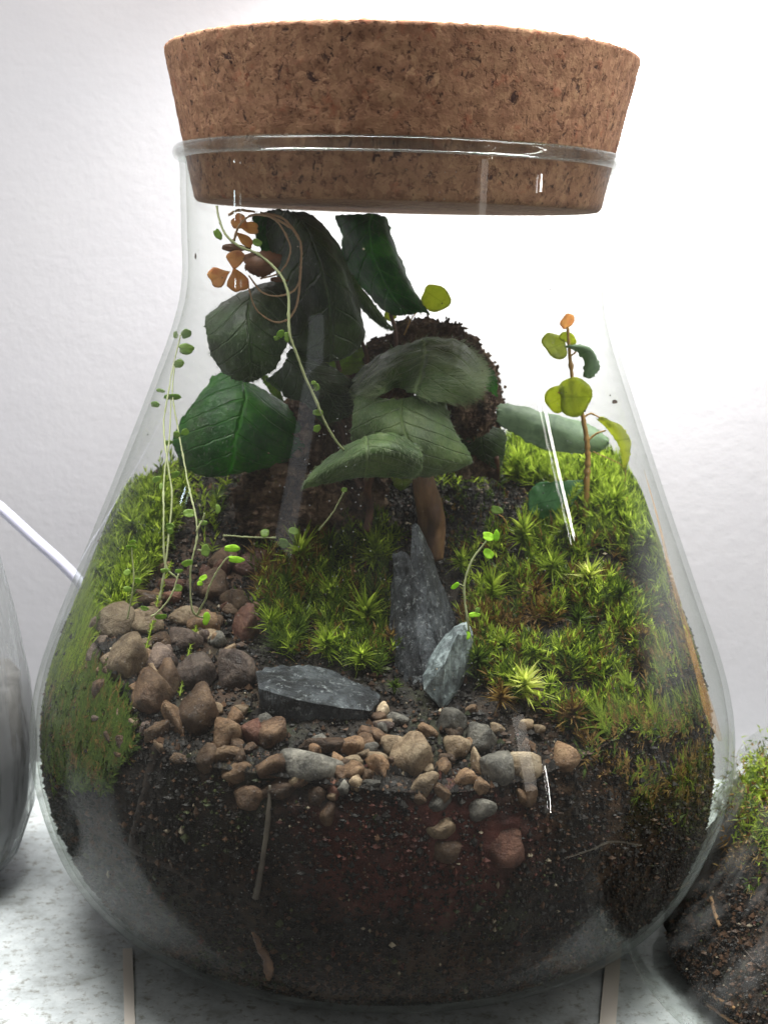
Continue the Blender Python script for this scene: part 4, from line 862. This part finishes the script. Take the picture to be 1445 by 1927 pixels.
def stems(T, lines, r, mat, seg=7):
    for pts in lines:
        Q = spline([U(*p) for p in pts], 10*len(pts)); Q = Q+np.cumsum(rng.normal(size=Q.shape)*.25, 0)*np.sin(np.linspace(0, np.pi, len(Q)))[:, None]
        rr = np.interp(np.linspace(0, 1, len(Q)), np.linspace(0, 1, len(np.atleast_1d(r))), np.atleast_1d(r))*(.62 if mat is not stem_b else .85)*(1+.12*rng.normal(size=len(Q))); rr[::14] *= 1.3
        V, f = tube(Q, rr, seg, None, .05); T.part('stem', V, f, mat)
# climbing seedling on the right
T = Thing('climbing_seedling', U(1100, 960, -20), 'slender woody seedling with round yellow-green leaves at the right side', 'plant')
stems(T, [[(1102, 975, -20), (1104, 900, -20), (1105, 850, -20), (1098, 800, -20), (1080, 740, -20), (1072, 680, -15), (1068, 615, -15)]], [7, 6.5, 6, 5, 4, 3], stem_b)
stems(T, [[(1104, 830, -20), (1125, 815, -20), (1140, 810, -20)], [(1094, 790, -20), (1112, 778, -20), (1135, 790, -20)], [(1072, 672, -15), (1080, 665, -15), (1090, 652, -15)], [(1074, 740, -20), (1050, 738, -30)]], [2.5, 1.6], stem_b, 5)
stems(T, [[(1116, 850, -20), (1150, 866, -20), (1174, 885, -20), (1172, 920, -20), (1170, 950, -15)]], [1.2, .8], stem_b, 4)
for a in [(1066, 604, -15, 34, 28, 50, lf_red), (1043, 652, -20, 46, 62, 20, lf_y), (1068, 636, -10, 22, 38, 60, lf_y), (1080, 746, -35, 66, 76, 0, lf_y), (1048, 752, -25, 50, 56, 30, lf_y)]: pxleaf(T, *a)
leaf(T, [[(1060, 652, -15), (1070, 650, -20), (1088, 648, -20), (1100, 650, -20)], [(1080, 658, -20), (1095, 655, -30), (1110, 655, -30), (1118, 668, -20)], [(1098, 680, -20), (1108, 672, -30), (1120, 675, -30), (1128, 690, -20)], [(1097, 708, -20), (1103, 711, -22), (1112, 711, -22), (1124, 700, -20)]], lf_gg, 'curved grey-green leaf near the top of the seedling', 0, edge=0, rough=1, thick=1.5)
leaf(T, [[(1122, 788, -20), (1134, 785, -20), (1148, 792, -20)], [(1140, 806, -20), (1155, 800, -30), (1170, 802, -20)], [(1158, 828, -20), (1170, 828, -30), (1184, 825, -20)], [(1168, 850, -20), (1176, 850, -26), (1186, 848, -20)], [(1172, 882, -20), (1176, 884, -22), (1181, 870, -20)]], lf_y, 'drooping curled leaf at the right of the seedling', 0, edge=0, rough=1, thick=1.5)
pxleaf(T, 1177, 942, -20, 10, 14, 0, lf_red)
# long grey-green leaf
T = Thing('long_leaf_plant', U(925, 800, 20), 'long two-lobed grey-green leaf reaching right from behind the bark chunk', 'plant')
leaf(T, [[(925, 756, 40), (932, 766, 30), (934, 778, 20), (928, 790, 15)], [(980, 765, 40), (982, 780, 20), (980, 795, 10), (960, 812, 10)], [(1045, 782, 30), (1045, 800, 10), (1035, 815, 0), (1010, 840, 0)],
         [(1105, 798, 30), (1105, 815, 10), (1095, 835, 0), (1070, 852, 0)], [(1142, 822, 20), (1145, 832, 10), (1140, 843, 10), (1128, 850, 10)]], lf_gg, None, 0, edge=200, hl=5, rough=2)
# waxy leaf
T = Thing('waxy_leaf_plant', U(1090, 985, 0), 'crinkled glossy green leaf low in front of the right crest', 'plant')
leaf(T, [[(996, 925, -26), (1010, 910, -20), (1040, 906, -26), (1075, 905, -18), (1110, 904, -14)], [(993, 945, -32), (1015, 935, -28), (1045, 930, -34), (1070, 925, -26), (1098, 918, -20)],
         [(996, 965, -36), (1015, 960, -32), (1042, 955, -40), (1064, 945, -30), (1084, 935, -25)], [(1008, 976, -25), (1022, 978, -35), (1040, 978, -35), (1056, 968, -30), (1072, 952, -25)]], lf_wax, None, 0, edge=0, rough=7)
stems(T, [[(1092, 985, 0), (1085, 950, -15), (1060, 930, -25)]], [3, 2], stem_b, 5)
# round leaf behind
T = Thing('round_leaf_sprig', U(790, 600, 70), 'single round yellow-green leaf with a pink edge above the bark crest', 'plant')
pxleaf(T, 819, 560, 60, 60, 52, -35, lf_y, notch=.12)
stems(T, [[(760, 630, 70), (775, 600, 65), (795, 575, 60)]], [2, 1.5], stem_b, 5)
pxleaf(T, 734, 592, 75, 30, 24, 0, lf_y); pxleaf(T, 640, 690, 75, 34, 20, 0, lf_y)
# clover with reddish leaflets, top left
T = Thing('clover', U(560, 560, -150), 'reddish clover with looping pink stems under the cork at the upper left', 'plant')
stems(T, [[(440, 452, -230), (452, 420, -240), (480, 402, -240), (520, 410, -250), (546, 450, -250), (545, 485, -240), (525, 512, -230), (490, 524, -220)],
          [(490, 400, -230), (530, 410, -210), (560, 445, -200), (566, 490, -200), (560, 540, -210), (530, 556, -230), (495, 550, -230), (468, 518, -230)],
          [(566, 500, -190), (560, 560, -190), (545, 595, -190), (515, 603, -190), (480, 580, -190), (466, 535, -200)]], [3.6, 2.8, 2.2], stem_pk)
stems(T, [[(500, 402, -230), (545, 425, -210), (563, 450, -200)], [(430, 404, -220), (450, 396, -220), (480, 398, -220)]], [4.5, 3], stem_pk)
for a in [(412, 520, -240, 44, 42, 22, lf_red), (447, 527, -240, 50, 44, 108, lf_red), (444, 488, -240, 40, 40, -100, lf_red), (444, 466, -230, 62, 18, -4, lf_dred), (452, 418, -235, 40, 32, -40, lf_red),
          (468, 427, -225, 44, 26, 170, lf_red), (460, 450, -225, 46, 20, 140, lf_red), (525, 526, -225, 40, 10, -5, lf_dred)]: pxleaf(T, *a, notch=.2, wedge=.75, tl=.12, cup=.08)
leaf(T, [[(460, 480, -240), (480, 474, -250), (505, 473, -250), (528, 480, -240)], [(460, 492, -250), (482, 492, -265), (506, 490, -265), (529, 488, -250)], [(464, 506, -250), (482, 508, -265), (504, 508, -265), (524, 500, -250)], [(476, 514, -240), (486, 519, -250), (500, 519, -250), (512, 512, -245)]],
     lf_dred, 'large brownish folded leaflet', 0, edge=0, rough=1)
# trailing stem, centre
T = Thing('trailing_stem_plant', U(640, 845, -330), 'pale trailing stem hanging from the cork across the dark leaves to the centre', 'plant')
stems(T, [[(408, 388, -200), (412, 410, -220), (424, 440, -240), (450, 462, -250), (490, 480, -260), (530, 520, -300), (541, 560, -320), (541, 620, -340), (560, 680, -345), (590, 750, -345), (612, 800, -340), (640, 840, -320), (680, 880, -280)]], [2.8, 4.0, 3.0], stem_p)
for a in [(410, 440, -220, 24, 14, -60, lf_g), (484, 456, -250, 22, 14, -30, lf_g), (528, 628, -345, 20, 14, 40, lf_g), (540, 634, -345, 14, 20, 10, lf_g), (596, 728, -348, 14, 16, 0, lf_g), (590, 720, -348, 12, 8, 0, lf_g), (598, 776, -345, 22, 12, 0, lf_g),
          (596, 806, -340, 18, 14, 60, lf_g), (520, 636, -340, 12, 10, 0, lf_g)]: pxleaf(T, *a)
stems(T, [[(541, 632, -340), (530, 626, -345)], [(588, 735, -346), (595, 728, -348)]], [1.2], stem_p, 4)
# trailing stems, left
T = Thing('trailing_stem_plant', U(330, 1175, -330), 'tall pale trailing stems with tiny round leaves along the left glass', 'plant')
stems(T, [[(340, 630, -60), (326, 690, -100), (318, 740, -150), (308, 800, -190), (312, 860, -240), (322, 930, -280), (318, 1000, -310), (312, 1060, -330), (300, 1130, -340)],
          [(328, 690, -100), (325, 745, -150), (338, 820, -200), (350, 890, -250), (366, 960, -300), (370, 1010, -320), (358, 1070, -330), (360, 1140, -330), (370, 1160, -325)],
          [(322, 750, -150), (318, 830, -210), (308, 900, -260), (308, 980, -310), (312, 1060, -330), (335, 1090, -330)]], [2.0, 2.6, 3.0], stem_p)
stems(T, [[(370, 1160, -325), (385, 1130, -340), (400, 1090, -350), (422, 1055, -360), (436, 1045, -360)], [(285, 1160, -350), (300, 1150, -350), (322, 1120, -350), (336, 1080, -345)], [(372, 1160, -325), (385, 1162, -335)], [(370, 1000, -320), (385, 965, -320)], [(372, 1035, -325), (381, 1036, -325)]], [2.8, 2.2], stem_p, 5)
stems(T, [[(420, 1008, -180), (460, 1008, -180), (520, 1012, -180)], [(600, 998, -200), (620, 970, -210), (648, 925, -220)]], [2.4], stem_p, 5)
for a in [(350, 628, -60, 22, 18, 30, lf_g), (330, 630, -60, 10, 14, 0, lf_g), (350, 656, -70, 32, 22, 0, lf_g), (336, 684, -90, 24, 16, 20, lf_g), (302, 735, -130, 8, 18, 80, lf_g), (292, 760, -150, 18, 14, 0, lf_g), (324, 746, -150, 36, 12, 0, lf_g),
          (332, 818, -200, 18, 14, 30, lf_g), (348, 813, -200, 18, 14, 0, lf_g), (316, 833, -200, 20, 10, 10, lf_g), (294, 902, -250, 18, 12, 30, lf_g), (330, 893, -240, 20, 12, 30, lf_g), (303, 915, -255, 8, 14, 0, lf_g),
          (356, 966, -300, 26, 16, 0, lf_g), (382, 984, -310, 18, 10, 0, lf_g), (410, 958, -310, 12, 18, 0, lf_g), (320, 990, -310, 20, 12, 0, lf_g), (320, 1000, -315, 14, 12, 40, lf_g), (386, 1036, -325, 18, 24, 0, lf_g), (352, 1060, -335, 24, 14, 20, lf_g),
          (334, 1107, -345, 20, 14, 0, lf_g), (310, 1074, -335, 20, 9, 0, lf_g), (336, 1074, -335, 18, 9, 0, lf_g), (272, 1145, -350, 18, 9, -10, lf_g), (302, 1160, -345, 26, 12, 0, lf_g),
          (436, 1032, -362, 32, 14, 0, lf_lime), (444, 1053, -365, 36, 13, -8, lf_lime), (388, 1164, -345, 14, 26, -10, lf_lime), (382, 1088, -345, 18, 10, 30, lf_lime), (376, 1098, -345, 12, 10, 0, lf_lime)]: pxleaf(T, *a)
for a in [(498, 1003, -190, 18, 18, 0, lf_g), (552, 1000, -190, 22, 18, 0, lf_g), (534, 1022, -190, 20, 20, 0, lf_g), (648, 922, -225, 12, 10, 0, lf_g)]: pxleaf(T, *a)
T = Thing('small_sprout', U(246, 1150, -330), 'little sprout with paired leaves in front of the left moss bank', 'plant')
stems(T, [[(240, 1165, -390), (248, 1120, -400), (252, 1080, -400), (248, 1030, -400)]], [2.4, 1.8], stem_p, 5)
for a in [(246, 1030, -400, 22, 10, 0, lf_g), (249, 1020, -400, 16, 8, 10, lf_g), (258, 1093, -402, 18, 12, 0, lf_g), (240, 1109, -402, 20, 11, 0, lf_g), (239, 1078, -400, 16, 12, 30, lf_g)]: pxleaf(T, *a)
T = Thing('small_sprout', U(886, 1210, -330), 'curved sprout with lime leaf pairs right of the tall slate', 'plant')
stems(T, [[(888, 1220, -380), (880, 1170, -400), (874, 1110, -400), (886, 1060, -395), (915, 1018, -390)]], [3.2, 3.2, 2.4], stem_p)
stems(T, [[(874, 1102, -400), (862, 1098, -405)]], [1.5], stem_p, 4)
for a in [(918, 1010, -392, 30, 18, -10, lf_lime), (934, 1008, -388, 12, 22, 0, lf_lime), (918, 1042, -392, 26, 18, -30, lf_lime), (856, 1103, -405, 22, 9, 40, lf_lime), (892, 1157, -402, 26, 10, 0, lf_lime), (880, 1196, -400, 10, 16, 0, lf_lime), (898, 1148, -400, 10, 10, 0, lf_g)]: pxleaf(T, *a)
T = Thing('small_sprout', U(945, 990, -40), 'single curled leaflet on a thin stalk over the dark hollow', 'plant')
stems(T, [[(958, 1000, -60), (948, 980, -60), (938, 968, -65)]], [1.8, 1.5], stem_b, 5); pxleaf(T, 934, 960, -68, 26, 16, -20, lf_g)

# ------------------------------------------------------------------ orange reflection painted on the inner glass
m = M('orange_reflection'); t1 = m.n('ShaderNodeBsdfTransparent'); d1 = m.prin(rgb(190, 140, 70), .5); MS = m.done(m.mixsh(m.ramp(m.noise(12, 4), [(.3, (.15,)*3), (.7, (.6,)*3)]), t1, d1))
L = [(1212, 885), (1240, 985), (1262, 1080), (1290, 1180), (1315, 1270), (1335, 1340), (1356, 1395)]
A0 = spline([gpoint(x-w_/2, y, 5) for (x, y), w_ in zip(L, [1, 4, 7, 10, 12, 20, 8])], 60); A1 = spline([gpoint(x+w_/2, y, 5) for (x, y), w_ in zip(L, [1, 4, 7, 10, 12, 20, 8])], 60)
V = np.stack([A0, A1], 1).reshape(-1, 3); flask.part('streak_reflection', V, grid_faces(60, 2), MS, label='thin orange-brown reflection painted down the right side of the glass')  # orange reflection at the glass edge, painted as a translucent ribbon

k = 260; a = rng.uniform(np.pi, 2*np.pi, k); z = HC+rng.uniform(-1080, 60, k); r = rin(z)-1.5; P = np.stack([r*np.cos(a), r*np.sin(a), z], 1); CV_, CF_ = OCT
W = (P[:, None]+CV_[None]*rng.uniform(.3, 1.6, (k, 1, 3))*np.exp(rng.normal(size=(k, 1, 1))*.4)*.85).reshape(-1, 3)
single('glass_debris', W, (np.array(CF_)[None]+(np.arange(k)*6)[:, None, None]).reshape(-1, 3), [CR[1], CR[2], CR[0]], 'tiny specks of soil and dirt stuck to the inner glass', 'dirt', kind='stuff', smooth=False, fmat=np.repeat(rng.choice(3, size=k, p=[.45, .3, .25]), 8).tolist())
for px, py, w_, h_, lb in [(1156, 756, 12, 8, 'brown flake stuck to the glass right of the seedling'), (368, 482, 4, 12, 'dark splinter stuck to the glass at the left of the neck'), (950, 728, 6, 6, 'dark crumb on the glass between the hairy leaf and the seedling')]:
    p = gpoint(px, py, 3); V, f = disc(p, RT, UP, w_/2*.87, h_/2*.87, .3, .1, thick=1.5); single('dirt_flake', V, f, CR[1], lb, 'dirt')

# ------------------------------------------------------------------ neighbours
m = M('white_plastic'); cable_m = m.done(m.prin(rgb(206, 206, 226), .35))
V, f = tube([(-1500, 560, 1260), U(-60, 905, 520), U(0, 955, 520), U(60, 1010, 520), U(145, 1090, 520), U(260, 1230, 520), (-380, 560, 300), (-200, 600, 20)], 13, 16, 70)
single('power_cable', V, f, cable_m, 'white round power cable sloping down behind the left side of the flask', 'cable')
m = M('cream_strip'); strip_m = m.done(m.prin(rgb(222, 214, 204), .5))
for k, (a, b) in enumerate([((240, 1790), (246, 1990)), ((1158, 1760), (1138, 1990))]):
    def tab(px, py): d = ray(px, py); return CAM+d*(-CAM[2]/d[2])
    p, q = tab(*a), tab(*b); dr = (q-p)/np.linalg.norm(q-p); s_ = np.array([dr[1], -dr[0], 0])*[9, 14][k]; V = []
    for z in (0.5, 5):
        for t_, s2 in ((p, -1), (p, 1), (q, 1), (q, -1)): V.append(t_+s_*s2+np.array([0, 0, z]))
    single('wooden_strip', V, [(3, 2, 1, 0), (4, 5, 6, 7), (0, 1, 5, 4), (1, 2, 6, 5), (2, 3, 7, 6), (3, 0, 4, 7)], strip_m, ['pinkish cream strip on the counter at the lower left', 'cream strip on the counter at the lower right, by the mossy jar'][k], 'strip', smooth=False)
# misted jar at the left edge
MG2 = glass_mat('misted_glass', film=.9, haze_patch=False, filmcol=(.62, .64, .66, 1))
cx, cyy = -985., 60.
lj = Thing('misted_jar', (cx, cyy, 1), 'misted clear glass jar cut off by the left edge of the picture', 'jar')
zr = [(1, 1), (1, 150), (12, 190), (60, 235), (160, 268), (300, 276), (430, 262), (560, 238), (700, 205), (780, 180)]
zz = np.linspace(1, 780, 50); rr = np.interp(zz, [a for a, b in zr], [b for a, b in zr]); rr[0] = 1
V, f = lathe(list(zip(zz, rr)), 72); V[:, 0] += cx; V[:, 1] += cyy; lj.part('body', V, f, MG2)
m = M('grey_gravel'); gravel_m = m.done(m.prin(m.ramp(m.noise(20, 6), [(.3, rgb(104, 102, 100)), (.7, rgb(150, 148, 146))]), .8))
V, f = lathe([(10, 1), (12, 178), (60, 220), (160, 252), (300, 262), (430, 246), (434, 1)], 60); V[:, 0] += cx; V[:, 1] += cyy; V[:, 2] += 4*np.sin(V[:, 0]*.1)*(V[:, 2] > 420); lj.part('gravel', V, f, gravel_m, kind='stuff')
# mossy jar at the right edge
cx2, cy2 = 1150., -200.
rj = Thing('moss_jar', (cx2, cy2, 1), 'open glass jar of soil and bright moss cut off by the lower right corner', 'jar')
zr = [(1, 600), (15, 670), (60, 690), (120, 650), (200, 562), (300, 495), (350, 484), (362, 482)]
zz = np.linspace(1, 362, 44); rr = np.interp(zz, [a for a, b in zr], [b for a, b in zr]); rr[0] = 1
MG3 = glass_mat('jar_glass', film=.22, haze_patch=False)
V, f = lathe(list(zip(zz, rr)), 96); V[:, 0] += cx2; V[:, 1] += cy2; rj.part('body', V, f, MG3)
def rsurf(x, y): r = np.hypot(x, y); return 345-.00026*r*r+16*np.sin(x*.02)*np.cos(y*.017)
a = np.linspace(0, 2*np.pi, 120, endpoint=False); V = []
for q in np.linspace(.01, 1, 30):
    r = 458*q; V += [(r*np.cos(t), r*np.sin(t), float(rsurf(r*np.cos(t), r*np.sin(t)))) for t in a]
for q in np.linspace(.05, 1, 30):
    z0 = 288*(1-q)+12*q; r = np.interp(z0, [12, 60, 120, 200, 288], [585, 600, 568, 510, 458]); V += [(r*np.cos(t), r*np.sin(t), z0) for t in a]
V = np.array(V)
for k in range(len(V)):
    p = Vector(V[k]); g = mn.fractal(p*.02, .7, 2, 4)*9; r = math.hypot(p.x, p.y)+1e-6; V[k] += np.array([p.x/r*g, p.y/r*g, g*.6])
V[:, 0] += cx2; V[:, 1] += cy2; rj.part('soil', V, grid_faces(60, 120, True), soil_m, kind='stuff')
k = 9000; a = rng.uniform(0, 2*np.pi, k); r = 462*np.sqrt(rng.uniform(0, 1, k)); x, y = r*np.cos(a), r*np.sin(a); P = np.stack([x+cx2, y+cy2, rsurf(x, y)], 1)
sel = rng.uniform(size=k) < .35; P[sel, 2] = rng.uniform(200, 300, sel.sum()); rs = np.interp(P[:, 2], [200, 288], [514, 462]); P[sel, 0] = cx2+rs[sel]*np.cos(a[sel]); P[sel, 1] = cy2+rs[sel]*np.sin(a[sel])
keep = ~sel | (P[:, 2] > 262-25+34*np.sin(a*9)+20*np.sin(a*23))
P = P[keep]; k = len(P); ax = rng.normal(size=(k, 3))*.5+np.array([0, 0, 1.]); B = []; Dd = []
for j in range(9):
    t = rng.uniform(0, 1, k); B.append(P+ax*(34*t)[:, None]); Dd.append(ax*.5+rng.normal(size=(k, 3))*.8)
B = np.vstack(B); Dd = np.vstack(Dd); V, f = blades(B, Dd, rng.uniform(8, 20, len(B)), np.full(len(B), 1.6), np.full(len(B), .2), 3); bi = rng.choice(3, size=k, p=[.45, .4, .15]); bi = np.where(np.sin(P[:, 0]*.05)+np.sin(P[:, 2]*.07+P[:, 1]*.03) > 1.0, 2, bi)
ch_ = np.tile(bi, 9); rj.part('moss', V, f, [moss_l, moss_d, moss_b], kind='stuff', fmat=np.concatenate([ch_, ch_, ch_]).tolist())
m = M('dry_twig'); brtw_m = m.done(m.prin(m.ramp(m.noise(30, 5), [(.38, rgb(80, 54, 34)), (.62, rgb(146, 112, 74))]), .7))
k = 26000; a = rng.uniform(np.pi, 1.9*np.pi, k); z = rng.uniform(15, 330, k); r = np.interp(z, [12, 60, 120, 200, 288, 330], [590, 606, 574, 516, 464, 440])+rng.uniform(-6, 3, k)
crumbs('soil_crumbs', None, np.stack([cx2+r*np.cos(a), cy2+r*np.sin(a), z], 1), np.minimum(np.exp(rng.normal(size=k)*.5)*2.7, 7), CR, [.54, .41, .01, .01, .03], parent=rj, flat=False)
for pts, r in [([(1320, 1855), (1350, 1880), (1395, 1905)], 5), ([(1330, 1890), (1365, 1915), (1400, 1935)], 4.5), ([(1338, 1690), (1345, 1720), (1355, 1745)], 6), ([(1320, 1745), (1350, 1775), (1375, 1800)], 2.2), ([(1345, 1638), (1355, 1648), (1368, 1665)], 4),
               ([(1330, 1780), (1370, 1770), (1420, 1790)], 2), ([(1380, 1760), (1410, 1800), (1440, 1830)], 3), ([(1375, 1730), (1400, 1745), (1430, 1725)], 3), ([(1340, 1820), (1345, 1790), (1360, 1770)], 2)]:
    r *= .7; PP = []
    for px, py in pts:
        d = ray(px, py); t = np.arange(1900, 3200, 1.)/d[1]; Q = CAM+d[None]*t[:, None]; rr_ = np.hypot(Q[:, 0]-cx2, Q[:, 1]-cy2); i = np.where(rr_ < np.interp(Q[:, 2], [60, 120, 200, 288], [604, 574, 516, 462]))[0]; PP.append(Q[i[0]])
    V, f = tube(PP, r, 6, 14, .1); rj.part('twig', V, f, dtw_m if r < 3 else brtw_m)
print('objects', len(bpy.data.objects), 'tris', sum(len(o.data.polygons) for o in bpy.data.objects if o.type == 'MESH')*2)
